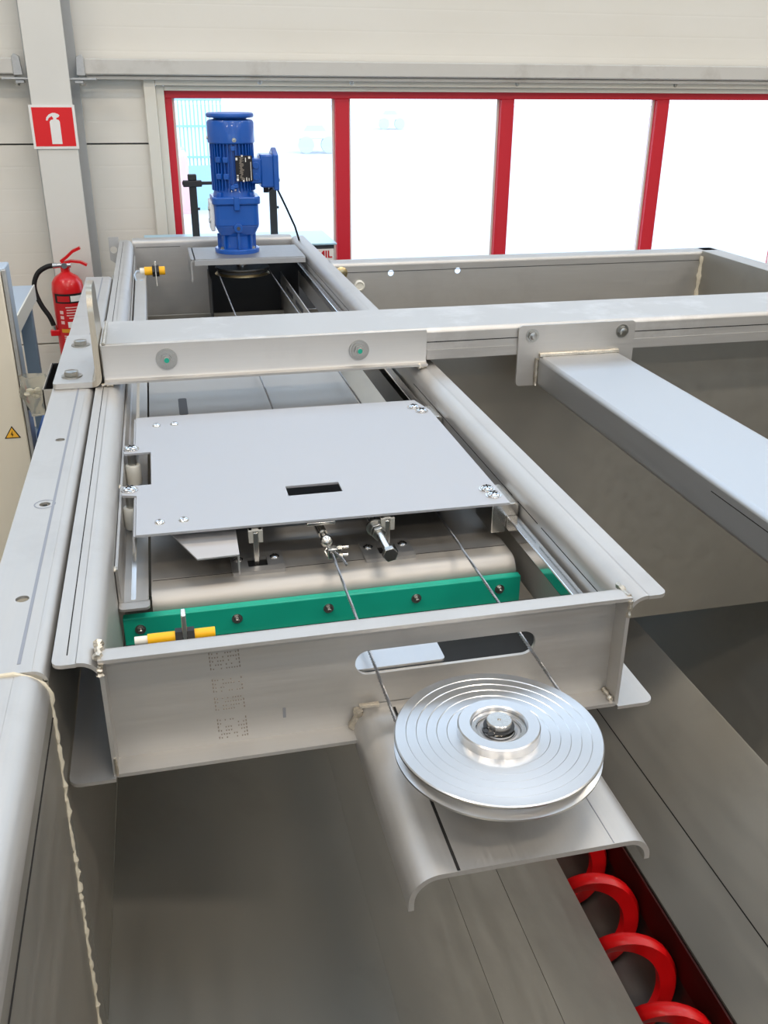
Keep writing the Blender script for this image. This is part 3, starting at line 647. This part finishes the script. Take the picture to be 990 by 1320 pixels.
# ------------------------------------------------------------------ carriage
ca = thing('slide_carriage', (.22, 1.59, -.096), 'flat grey sheet carriage with black slot riding between the frame rails', 'carriage')
CT = -.028
out = [(-.076, 1.318), (.524, 1.312), (.524, 1.80), (.508, 1.872), (-.080, 1.875), (-.080, 1.715), (-.100, 1.715), (-.100, 1.672), (-.052, 1.672), (-.052, 1.515), (-.100, 1.515), (-.100, 1.478), (-.076, 1.470)]
obj('top_plate', MB().plate(out, [[(.171, 1.417), (.263, 1.417), (.263, 1.458), (.171, 1.458)]], .004, 'XY', CT), 'carriage_sheet', ca, bevel=.0008)
obj('front_bend', MB().sheet([(-.078, -.030), (-.080, -.034), (-.080, -.056)], .003, 'Y', 1.318, 1.468), 'carriage_sheet', ca)
obj('side_bend', MB().sheet([(-.082, -.030), (-.084, -.034), (-.084, -.056)], .003, 'Y', 1.72, 1.872), 'carriage_sheet', ca)
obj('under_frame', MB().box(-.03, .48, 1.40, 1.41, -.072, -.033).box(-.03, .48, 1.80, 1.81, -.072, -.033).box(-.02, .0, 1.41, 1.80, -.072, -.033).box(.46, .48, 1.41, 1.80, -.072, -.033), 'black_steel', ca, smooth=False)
for x, y in ((-.040, 1.818), (-.005, 1.820), (-.040, 1.357), (-.003, 1.358)): inst(RIVET, 'screw', ca, (x, y, CT), (0, 0, 0), 1.0)
for y in (1.693, 1.497):
    rl = obj('roller', MB().lathe([(.006, -.092), (.0130, -.092), (.0145, -.089), (.0145, -.057), (.0130, -.054), (.006, -.054)], (-.0875, y-.012, 0), 24), 'white_plastic', ca)
    cross_screw(ca, (-.0875, y, CT), 1.15)
    obj('axle_nut', MB().prism([(p[0]-.0875, p[1]+y-.012) for p in hexpts(.008)], 'Z', -.054, -.032), 'zinc', ca)
for (x, y) in ((.504, 1.372), (.5065, 1.345), (.494, 1.822), (.504, 1.794)): cross_screw(ca, (x, y, CT), 1.1, random.uniform(0, 1.5))
for y0, y1 in ((1.318, 1.40), (1.77, 1.84)):
    gb_ = obj('guide_block', MB().prism([(.496, -.0845), (.5215, -.0845), (.5215, -.055), (.5425, -.055), (.5425, -.036), (.536, -.0325), (.496, -.0325)], 'Y', y0, y1), 'bright_steel', ca, bevel=.0015)
dv = [(-.030, 1.350, -.038), (.012, 1.278, -.058), (.073, 1.280, -.058), (.073, 1.350, -.038)]
db = obj('deflector', MB().add(dv+[(p[0], p[1], p[2]-.0025) for p in dv], [(0, 1, 2, 3), (7, 6, 5, 4), (0, 4, 5, 1), (1, 5, 6, 2), (2, 6, 7, 3), (3, 7, 4, 0)]), 'carriage_sheet', ca, smooth=False)
obj('deflector_side', MB().prism([(1.280, -.058), (1.350, -.038), (1.350, -.06), (1.282, -.094)], 'X', .073, .0755), 'carriage_sheet', db, smooth=False)
# long adjusting bolt through the front edge
ab = obj('adjusting_bolt', MB().cyl((.296, 1.36, -.050), (.3005, 1.232, -.056), .0065, 18), 'bright_steel', ca)
def along(p, q, pts, t0, t1):
    d = (Vector(q)-Vector(p)).normalized(); b = MB().prism(pts, 'Z', t0, t1)
    return b.moved(Matrix.Translation(p) @ d.to_track_quat('Z', 'Y').to_matrix().to_4x4())
pa, qa = (.296, 1.36, -.050), (.3005, 1.232, -.056)
obj('bolt_head', along(pa, qa, hexpts(.0125), .126, .136), 'zinc', ab, bevel=.001)
obj('lock_nut', along(pa, qa, hexpts(.0125), .046, .057), 'zinc', ab, bevel=.001)
obj('lock_nut', along(pa, qa, hexpts(.0120), .060, .068), 'zinc', ab, bevel=.001)
obj('washer', along(pa, qa, circ(0, 0, .0155, 24), .042, .046), 'zinc', ab)
# eye rod and cable clamp
er = obj('cable_rod', MB().cyl((.205, 1.355, -.046), (.2115, 1.318, -.055), .0075, 18).cyl((.2115, 1.318, -.055), (.2125, 1.309, -.058), .0055, 16), 'bright_steel', ca)
obj('bracket_tab', MB().box(.186, .232, 1.316, 1.345, -.0395, -.0335), 'bright_steel', er, bevel=.001)
obj('ball_end', MB().sphere((.2145, 1.302, -.061), .0105, 20), 'bright_steel', er)
cc = thing('cable_clamp', (.219, 1.278, -.075), 'small zinc cable clamp with two threaded studs gripping the cable', 'clamp')
obj('saddle', MB().box(.211, .2275, 1.270, 1.285, -.078, -.060), 'zinc', cc, bevel=.002)
obj('u_bolt', MB().tube([(.2275+.018, 1.279, -.063), (.2105, 1.280, -.063), (.208, 1.279, -.067), (.2105, 1.274, -.072), (.2275+.016, 1.272, -.073)], .0022, 8), 'bright_steel', cc)
for y, z in ((1.279, -.063), (1.272, -.073)):
    obj('nut', MB().cyl((.2285, y, z), (.2345, y, z), .0050, 6), 'zinc', cc)
ce = rope('cable_tail', [(.2155, 1.293, -.067), (.222, 1.27, -.066), (.229, 1.243, -.064), (.232, 1.226, -.066)], 'short free cable end sticking out below the clamp')

# ------------------------------------------------------------------ sensors
def sensor(x0, x1, y, z, r, label, cab):
    t = thing('proximity_sensor', ((x0+x1)/2, y, z-r), label, 'sensor', 'yellow sensors in the slide frame')
    xm = x0+(x1-x0)*.58
    obj('barrel', MB().cyl((x0+.006, y, z), (xm-.012, y, z), r, 24), 'yellow_plastic', t)
    obj('barrel', MB().cyl((xm+.012, y, z), (x1, y, z), r, 24), 'yellow_plastic', t)
    obj('cable_gland', MB().cyl((x0-.010, y, z), (x0+.006, y, z), r*.75, 18), 'white_plastic', t)
    for s_ in (-1, 1): obj('lock_nut', MB().cyl((xm+s_*.003, y, z), (xm+s_*.012, y, z), r*1.45, 6), 'black_plastic', t)
    obj('holder', MB().box(xm-.003, xm+.003, y-.009, y+.009, z-.055, z+.034), 'bright_steel', t, bevel=.001)
    if cab: obj('lead', MB().tube(cab, .0035, 8), 'cabinet_side', t)
    return t
sensor(-.066, .024, 1.036, -.040, .0070, 'yellow sensor just behind the front channel, beside the green strip', None)
sensor(-.070, .008, 3.50, -.022, .015, 'yellow sensor at the rear of the frame near the blue motor',
       [(-.078, 3.50, -.022), (-.092, 3.49, -.020), (-.100, 3.46, -.03), (-.092, 3.42, -.045), (-.074, 3.42, -.040), (-.068, 3.43, -.06)])

# ------------------------------------------------------------------ cross beam, its bracket and the box beam
cb = thing('cross_beam', (1.0, 2.14, .01), 'wide stainless beam lying across the frame and the hopper', 'beam')
obj('beam_body', MB().box(-.142, 2.16, 2.034, 2.258, .014, .087), 'steel_beam', cb, bevel=.010)
obj('bend_line', MB().box(.58, 2.15, 2.0328, 2.0345, .0545, .0562), 'ink_mark', cb, smooth=False)
obj('lower_lip', MB().box(.58, 2.15, 2.0320, 2.0350, .0145, .037), 'steel_along_x', cb, smooth=False)
an = obj('angle_cleat', MB().sheet([(2.030, .0855), (2.030, .016), (2.027, .010), (2.020, .008), (2.010, .008)], .005, 'X', -.143, .577), 'steel_along_x', cb)
for x, z in ((-.009, .051), (.418, .048)): wn = inst(WASHNUT, 'bolt', an, (x, 2.0275, z), FRONT, 1.0)
for x, z in ((-.009, .051), (.418, .048)): obj('thread_lock', MB().cyl((x, 2.0125, z), (x, 2.0155, z), .0055, 14), 'green_plastic', an)
obj('weld', bead((-.139, 2.04, .085), (-.139, 2.25, .085), .004, 14, .25), 'weld', cb)
obj('weld', bead((.556, 2.016, .004), (.575, 2.018, .004), .006, 6, .3), 'weld', cb)
obj('weld', bead((-.150, 2.018, .004), (-.126, 2.018, .004), .005, 6, .3), 'weld', cb)
obj('beam_end', MB().box(-.147, -.142, 2.036, 2.256, .0, .087), 'steel_sheet', cb, bevel=.002)

mbk = thing('mounting_bracket', (-.2, 2.2, 0), 'thick bent steel bracket with upright leg bolted to the hopper rim', 'bracket')
obj('base_leg', MB().plate(rrect(-.250, 2.012, -.168, 2.44, .008, 4, (1, 0, 0, 1)), [], .012, 'XY', .013), 'steel_sheet', mbk, bevel=.001)
obj('corner_bend', MB().sheet([(-.169, .007)]+arc(-.168, .021, .014, 270, 360, 6), .012, 'Y', 2.012, 2.44), 'cut_edge', mbk)
obj('upright_leg', MB().plate([(2.012, .020), (2.26, .020), (2.20, .08)]+arc(2.105, .160, .05, 0, 90, 6)+arc(2.062, .160, .05, 90, 180, 7), [], .012, 'YZ', -.160), 'cut_edge', mbk, bevel=.001)
for x, y in ((-.214, 2.066), (-.211, 2.335)): inst(HEX, 'bolt', mbk, (x, y, .013), (0, 0, .3), 1.3)

bb = thing('box_beam', (.96, 1.0, -.064), 'rectangular steel tube bolted by an end plate to the cross beam', 'beam')
ep = obj('end_plate', MB().plate(rrect(.802, -.062, 1.100, .084, .010), [], .006, 'XZ', 2.026), 'steel_along_x', bb, bevel=.0008)
for x in (.836, 1.066): inst(HEX, 'bolt', ep, (x, 2.026, .060), FRONT, .95)
obj('tube', MB().box(.853, 1.062, -.95, 2.026, -.062, .010), 'steel_box', bb, bevel=.009)
obj('weld', bead((.856, 2.021, .013), (1.058, 2.021, .013), .0055, 20, .2), 'weld', bb)
obj('weld', bead((.850, 2.021, .006), (.850, 2.021, -.060), .005, 10, .2), 'weld', bb)
obj('bend_line', MB().box(.8523, .8532, -.9, 1.25, -.012, -.0108), 'ink_mark', bb, smooth=False)
obj('support_foot', MB().box(.86, 1.05, HY0-.012, -.94, -.062, .012), 'steel_sheet', bb, smooth=False)

# ------------------------------------------------------------------ blue gearmotor
MX, MY = .292, 3.76
gm = thing('gearmotor', (MX, MY, -.004), 'bright blue upright gearmotor with rating plate standing on the rear bracket', 'motor')
def L(prof, seg=40): return MB().lathe(prof, (MX, MY, 0), seg)
fl = obj('mounting_flange', L([(.085, -.004), (.086, .002), (.086, .010), (.083, .013), (.066, .014)]), 'blue_paint', gm)
for a in (35, 145, 215, 325): inst(HEX, 'bolt', fl, (MX+.068*math.cos(math.radians(a)), MY+.068*math.sin(math.radians(a)), .013), (0, 0, 0), .8)
obj('neck', L([(.064, .013), (.062, .060), (.070, .072)]), 'blue_paint', gm)
for a in range(0, 360, 45):
    r = MB().box(.058, .074, -.004, .004, .012, .066).moved(Matrix.Translation((MX, MY, 0)) @ Matrix.Rotation(math.radians(a+45+22.5*0), 4, 'Z')); obj('neck_rib', r, 'blue_paint', gm, bevel=.001)
gh = obj('gear_housing', MB().prism(rrect(MX-.082, MY-.078, MX+.084, MY+.08, .022), 'Z', .100, .178), 'blue_paint', gm, bevel=.004)
v = [(x, y, .100) for x, y in rrect(MX-.082, MY-.078, MX+.084, MY+.08, .022)]; k = len(v)
v += [(MX+(x-MX)*.80, MY+(y-MY)*.80, .066) for x, y, z in v]
obj('housing_taper', MB().add(v, [tuple(range(k)), tuple(range(k, 2*k))[::-1]]+[(i, k+i, k+(i+1) % k, (i+1) % k) for i in range(k)]), 'blue_paint', gm, bevel=.002)
obj('drain_boss', MB().cyl((MX+.002, MY-.09, .094), (MX+.002, MY-.070, .094), .017, 20), 'blue_paint', gh, bevel=.002)
obj('drain_plug', MB().cyl((MX+.002, MY-.094, .094), (MX+.002, MY-.09, .094), .007, 6), 'dark_grey', gh)
obj('boss_rib', MB().box(MX-.002, MX+.006, MY-.082, MY-.066, .014, .080), 'blue_paint', gh, bevel=.002)
obj('flange_ring', MB().prism(rrect(MX-.090, MY-.086, MX+.092, MY+.088, .028), 'Z', .178, .206), 'blue_paint', gm, bevel=.005)
obj('eye_rib', MB().box(MX-.010, MX+.012, MY-.092, MY-.07, .158, .208), 'blue_paint', gm, bevel=.003)
obj('side_cover', MB().prism([(MY-.05, .08), (MY+.05, .08), (MY+.06, .12), (MY+.06, .19), (MY-.06, .19), (MY-.06, .12)], 'X', MX-.098, MX-.082), 'far_white', gm, bevel=.004)
for z in (.12, .165): inst(HEX, 'bolt', gm, (MX-.098, MY-.045, z), (0, -PI/2, 0), .7)
obj('motor_foot', L([(.080, .204), (.076, .222), (.072, .236)]), 'blue_paint', gm)
for a in (45, 135, 225, 315):
    r = MB().box(.070, .090, -.010, .010, .200, .222).moved(Matrix.Translation((MX, MY, 0)) @ Matrix.Rotation(math.radians(a), 4, 'Z')); obj('foot_lug', r, 'blue_paint', gm, bevel=.003)
obj('stator_core', L([(.070, .222), (.070, .394)]), 'blue_paint', gm)
for i in range(36):
    a = i*10
    r = MB().box(.068, .082, -.0016, .0016, .226, .392).moved(Matrix.Translation((MX, MY, 0)) @ Matrix.Rotation(math.radians(a+5), 4, 'Z')); obj('cooling_fin', r, 'blue_paint', gm, smooth=False)
for a in (-132, -112):
    for z in (.278, .336):
        r = MB().box(.070, .088, -.010, .010, z-.010, z+.010).moved(Matrix.Translation((MX, MY, 0)) @ Matrix.Rotation(math.radians(a), 4, 'Z')); lugo = obj('cast_lug', r, 'blue_paint', gm, bevel=.002)
for a, z in ((-92, .376), (-88, .246), (-97, .240)):
    r = MB().box(.072, .086, -.008, .008, z-.008, z+.008).moved(Matrix.Translation((MX, MY, 0)) @ Matrix.Rotation(math.radians(a), 4, 'Z')); obj('cast_lug', r, 'blue_paint', gm, bevel=.002)
fcw = obj('fan_cowl', L([(.081, .390), (.0865, .394), (.0865, .462), (.082, .470), (.070, .473)], 48), 'blue_paint', gm)
obj('rain_cap', L([(.060, .472), (.062, .478), (.084, .479), (.088, .484), (.087, .492), (.080, .496), (.004, .497)], 48), 'blue_paint', gm)
inst(HEX, 'bolt', fcw, (MX+.02*math.sin(.2), MY-.086, .405), FRONT, .45)
inst(HEX, 'bolt', fcw, (MX-.0865, MY, .410), (0, -PI/2, 0), .45)
npl = obj('rating_plate', MB().box(MX+.004, MX+.066, MY-.0895, MY-.0865, .262, .352), 'label_black', gm, bevel=.001)
rm = MB(); x0 = MX+.004; y0 = MY-.0902
for (a, b2, c, d) in ((.001, .008, .076, .085), (.022, .028, .088, .094), (.048, .055, .081, .089), (.002, .009, .004, .013), (.003, .009, .016, .018), (.003, .009, .021, .025), (.024, .030, .001, .007), (.036, .039, .070, .085), (.037, .040, .003, .016), (.055, .057, .006, .070), (.046, .048, .004, .014)):
    rm.box(x0+a, x0+b2, y0, y0+.001, .260+c, .260+d)
obj('plate_print', rm, 'white_sign', npl, smooth=False)
rm = MB()
for i in range(26):
    z = .268+i*.0031; a = random.uniform(.012, .020); rm.box(x0+a, x0+a+random.uniform(.006, .016), y0+.0002, y0+.001, z, z+.0019)
obj('plate_print', rm, 'ink_faint', npl, smooth=False)
tb = obj('terminal_box', MB().box(MX+.098, MX+.150, MY-.062, MY+.05, .236, .352), 'blue_paint', gm, bevel=.006)
obj('box_base', MB().box(MX+.060, MX+.100, MY-.070, MY+.05, .252, .340), 'blue_paint', tb, bevel=.005)
obj('box_cover', MB().prism([(MY-.070, .226), (MY+.06, .226), (MY+.06, .356), (MY, .374), (MY-.070, .352)], 'X', MX+.146, MX+.166), 'blue_paint', tb, bevel=.004)
for z in (.275, .316): obj('gland_plug', MB().cyl((MX+.080, MY-.074, z), (MX+.080, MY-.068, z), .013, 20), 'blue_paint', tb, bevel=.002)
inst(HEX, 'bolt', tb, (MX+.166, MY-.04, .262), (0, PI/2, 0), .6)
obj('gland', MB().cyl((MX+.120, MY-.02, .215), (MX+.120, MY-.02, .238), .010, 12), 'black_plastic', tb)
obj('power_lead', MB().tube([(.42, 3.74, .22), (.437, 3.76, .228), (.462, 3.80, .222), (.50, 3.86, .15), (.545, 3.93, .06), (.566, 3.97, -.0), (.60, 4.0, -.06)], .004, 8), 'rubber', gm)

# ------------------------------------------------------------------ things between the machine and the wall
cs = thing('control_console', (.4, 4.6, FL), 'grey console with pale blue top and red lettered sign behind the frame', 'console')
obj('body', MB().box(-.05, .810, 4.50, 4.88, FL, -.105), 'dark_grey', cs, bevel=.004)
obj('top_sheet', MB().box(-.075, .820, 4.485, 4.90, -.105, -.096), 'light_blue_sheet', cs, bevel=.002)
sg = obj('name_sign', MB().box(.60, .806, 4.492, 4.500, -.190, -.124), 'white_sign', cs, smooth=False)
obj('lettering', MB().text('EMIL', .046, 'XZ', (.797, 4.4912, -.150), .001, align='RIGHT', bold=.0012), 'label_red', sg, smooth=False)
rk = thing('tube_rack', (.34, 4.66, -.096), 'black square tube rack standing behind the blue motor', 'rack')
for x, zt in ((.172, .200), (.546, .150)):
    p = obj('post', MB().box(x-.017, x+.017, 4.66, 4.69, -.096, zt), 'black_steel', rk, bevel=.003)
    obj('foot_bolt', MB().cyl((x+.017, 4.675, .05), (x+.027, 4.675, .05), .006, 8), 'black_steel', p)
obj('crossbar', MB().box(.125, .56, 4.665, 4.685, .158, .172), 'black_steel', rk, bevel=.002)
obj('handle_cap', MB().box(.128, .215, 4.655, 4.695, .150, .178).box(.152, .192, 4.655, 4.695, .178, .205), 'black_steel', rk, bevel=.004)

# ------------------------------------------------------------------ fire extinguisher and sign
EX, EY = -.466, 4.87
ex = thing('fire_extinguisher', (EX, EY, -.79), 'red fire extinguisher with black hose hanging on the grey column', 'fire extinguisher')
R0 = .077
obj('cylinder', MB().lathe([(.060, -.79), (.073, -.775), (R0, -.76), (R0, -.335), (.072, -.302), (.055, -.278), (.030, -.262), (.022, -.255)], (EX, EY, 0), 40), 'red_paint', ex)
obj('neck', MB().lathe([(.022, -.258), (.022, -.235), (.016, -.232), (.016, -.212)], (EX, EY, 0), 20), 'red_paint', ex)
vl = obj('valve', MB().cyl((EX-.035, EY-.01, -.222), (EX+.03, EY-.01, -.222), .012, 14).cyl((EX, EY-.03, -.222), (EX, EY+.02, -.222), .014, 14), 'bright_steel', ex)
obj('carry_handle', MB().sheet([(EX-.012, -.214), (EX+.03, -.204), (EX+.075, -.210), (EX+.105, -.226)], .011, 'Y', EY-.016, EY+.016), 'red_paint', ex)
obj('lever', MB().sheet([(EX-.016, -.205), (EX+.012, -.186), (EX+.045, -.158), (EX+.082, -.142)], .013, 'Y', EY-.016, EY+.016), 'red_paint', ex)
hs = [(EX-.04, EY-.01, -.222), (EX-.08, EY-.012, -.226), (EX-.125, EY-.016, -.252), (EX-.150, EY-.02, -.300), (EX-.150, EY-.025, -.350), (EX-.130, EY-.03, -.410), (EX-.100, EY-.035, -.465), (EX-.085, EY-.035, -.515)]
def smooth_path(p, n=6):
    p = [Vector(q) for q in p]; out = []
    for i in range(len(p)-1):
        a, b2, c, d = p[max(i-1, 0)], p[i], p[i+1], p[min(i+2, len(p)-1)]
        for k in range(n):
            t = k/n; out.append(.5*((2*b2)+(c-a)*t+(2*a-5*b2+4*c-d)*t*t+(3*b2-a-3*c+d)*t**3))
    return out+[p[-1]]
obj('hose', MB().tube(smooth_path(hs), .012, 12), 'rubber', ex)
obj('hose_ferrule', MB().cyl((EX-.036, EY-.01, -.2215), (EX-.056, EY-.011, -.223), .0135, 16), 'bright_steel', ex)
obj('hose_ferrule', MB().cyl((EX-.086, EY-.035, -.508), (EX-.083, EY-.035, -.530), .0135, 16), 'bright_steel', ex)
obj('hose_holder', MB().box(EX-.105, EX-.06, EY-.05, EY-.02, -.560, -.530), 'red_paint', ex, bevel=.004)
def patch(a0, a1, z0, z1, mt, dr=.0006, nm='label_print'):
    n = 14; v = []
    for i in range(n+1):
        a = math.radians(a0+(a1-a0)*i/n)
        for z in (z0, z1): v.append((EX+(R0+dr)*math.sin(a), EY-(R0+dr)*math.cos(a), z))
    return obj(nm, MB().add(v, [(2*i, 2*i+2, 2*i+3, 2*i+1) for i in range(n)]), mt, lab, fix=False)
lab = obj('label', MB().lathe([(R0+.0003, -.70), (R0+.0003, -.345)], (EX, EY, 0), 24, 'Z', math.radians(205), math.radians(325)), 'label_red', ex, fix=False)
patch(-52, 62, -.396, -.350, 'label_black')
patch(10, 54, -.388, -.360, 'white_sign', .0010)
patch(-40, 6, -.388, -.360, 'label_red', .0010)
for i in range(5): patch(-14+random.uniform(0, 12), 40+random.uniform(0, 14), -.418-i*.013, -.413-i*.013, 'label_pink', .0009)
for a in (-10, 22): patch(a, a+24, -.515, -.486, 'white_sign', .0009)
for i in range(3): patch(-36, -22, -.448-i*.025, -.432-i*.025, 'label_pink', .0009)
patch(-38, 50, -.540, -.522, 'label_yellow', .0009)
for i in range(6): patch(-30, -20, -.560-i*.010, -.555-i*.010, 'label_pink', .0009)
patch(-25, 30, -.630, -.606, 'label_black', .0009)
obj('wall_strap', MB().box(EX-.03, EX+.03, EY+.06, 5.0, -.62, -.30), 'dark_grey', ex, bevel=.003)

es = thing('extinguisher_sign', (-.442, 4.992, .30), 'square red sign with white extinguisher symbol fixed on the column', 'sign')
SX0, SX1, SZ0, SZ1 = -.545, -.338, .300, .494
obj('backing', MB().box(SX0, SX1, 4.993, 4.998, SZ0, SZ1), 'white_sign', es, bevel=.001)
obj('red_field', MB().box(SX0+.012, SX1-.012, 4.9920, 4.9935, SZ0+.012, SZ1-.011), 'sign_red', es, smooth=False)
cxs = -.436
sym = [(-.022, .322), (.024, .322), (.024, .420), (.020, .428), (.010, .431), (.010, .437), (.020, .440), (.026, .448), (.020, .454), (.006, .459), (-.006, .459), (-.022, .452), (-.034, .440), (-.038, .426), (-.030, .426), (-.024, .437), (-.010, .445), (-.004, .437), (-.004, .431), (-.016, .428), (-.022, .420)]
obj('symbol', MB().plate([(cxs+x, z) for x, z in sym], [], .0008, 'XZ', 4.9912), 'white_sign', es, smooth=False)

# ------------------------------------------------------------------ left background: cabinet, stand, bag, open bin
cbn = thing('switch_cabinet', (-.85, 3.1, FL), 'tall cream switch cabinet with yellow warning triangle at the edge of view', 'cabinet')
obj('body', MB().box(-1.25, -.452, 2.94, 3.05, FL, .100), 'cabinet_side', cbn, bevel=.004)
dr = obj('door', MB().box(-1.25, -.460, 2.915, 2.938, FL+.05, .095), 'cabinet_cream', cbn, bevel=.004)
obj('edge_strip', MB().box(-.458, -.446, 2.92, 2.94, FL+.05, .098), 'galvanised', cbn, bevel=.002)
tx, tz = -.502, -.415
wt = obj('warning_triangle', MB().plate([(tx-.024, tz), (tx+.024, tz), (tx+.002, tz+.040)], [], .001, 'XZ', 2.9135), 'ink_mark', dr, smooth=False)
obj('triangle_field', MB().plate([(tx-.019, tz+.003), (tx+.019, tz+.003), (tx+.0015, tz+.0345)], [], .001, 'XZ', 2.9128), 'warning_yellow', wt, smooth=False)
obj('bolt_symbol', MB().plate([(tx-.001, tz+.004), (tx+.004, tz+.014), (tx+.0005, tz+.014), (tx+.002, tz+.026), (tx-.004, tz+.012), (tx, tz+.012)], [], .001, 'XZ', 2.912), 'ink_mark', wt, smooth=False)
obj('hinge', MB().cyl((-.447, 2.93, -.33), (-.447, 2.93, -.25), .010, 12), 'black_steel', cbn)

st = thing('grey_stand', (-.50, 3.55, FL), 'blue grey steel stand with flat top behind the cream cabinet', 'stand')
obj('top', MB().box(-.95, -.517, 3.25, 4.02, -.172, -.155), 'cabinet_side', st, bevel=.003)
obj('edge_trim', MB().box(-.517, -.511, 3.22, 4.02, -.215, -.152), 'white_plastic', st, bevel=.002)
obj('leg', MB().box(-.580, -.530, 3.95, 4.0, FL, -.170), 'grey_blue_paint', st, bevel=.003)
obj('leg', MB().box(-.93, -.88, 3.95, 4.0, FL, -.170), 'grey_blue_paint', st, bevel=.003)
obj('leg', MB().box(-.93, -.88, 3.28, 3.33, FL, -.170), 'grey_blue_paint', st, bevel=.003)
obj('leg', MB().box(-.580, -.530, 3.28, 3.33, FL, -.170), 'grey_blue_paint', st, bevel=.003)
obj('lower_tray', MB().box(-.92, -.36, 3.36, 3.98, -.80, -.74), 'grey_blue_paint', st, bevel=.003)

pb = thing('plastic_bag', (-.405, 2.86, -.30), 'clear plastic bag of white small parts hanging on the cabinet side', 'bag')
v = []; seg, rows = 18, 8
for j in range(rows+1):
    t = j/rows; rr_ = .034*(1-.25*t)*(1+.25*math.sin(t*5))
    for k in range(seg):
        a = 2*PI*k/seg; q = rr_*(1+.22*math.sin(3*a+j)+random.uniform(-.1, .1)); v.append((-.412+q*math.cos(a), 2.87+q*.7*math.sin(a), -.205-.125*t))
fs = [(j*seg+k, j*seg+(k+1) % seg, (j+1)*seg+(k+1) % seg, (j+1)*seg+k) for j in range(rows) for k in range(seg)]+[tuple(range(rows*seg, rows*seg+seg))]
obj('film', MB().add(v, fs), 'bag_film', pb)
for i in range(9):
    obj('part', MB().sphere((-.412+random.uniform(-.02, .02), 2.865+random.uniform(-.012, .012), -.262+random.uniform(-.012, .014)), .009, 10, (1.2, 1, .8)), 'bag_content', pb)
bn = thing('open_bin', (-.30, 2.1, -.40), 'open steel bin with black inside hanging beside the hopper rim', 'bin')
def shell(x0, x1, y0, y1, z0, z1, t): return MB().box(x0, x0+t, y0, y1, z0, z1).box(x1-t, x1, y0, y1, z0, z1).box(x0, x1, y0, y0+t, z0, z1).box(x0, x1, y1-t, y1, z0, z1).box(x0, x1, y0, y1, z0, z0+t)
obj('shell', shell(-.318, -.256, 2.35, 2.60, -.30, -.098, .003), 'bright_steel', bn, smooth=False)
obj('liner', shell(-.315, -.259, 2.353, 2.597, -.297, -.100, .002), 'rubber', bn, smooth=False)
bl = thing('blue_cloth', (-.40, 2.9, -.42), 'folded blue cloth lying low behind the hopper rim', 'cloth')
obj('folds', MB().box(-.44, -.30, 2.95, 3.15, -.500, -.40), 'blue_cloth', bl, bevel=.03)
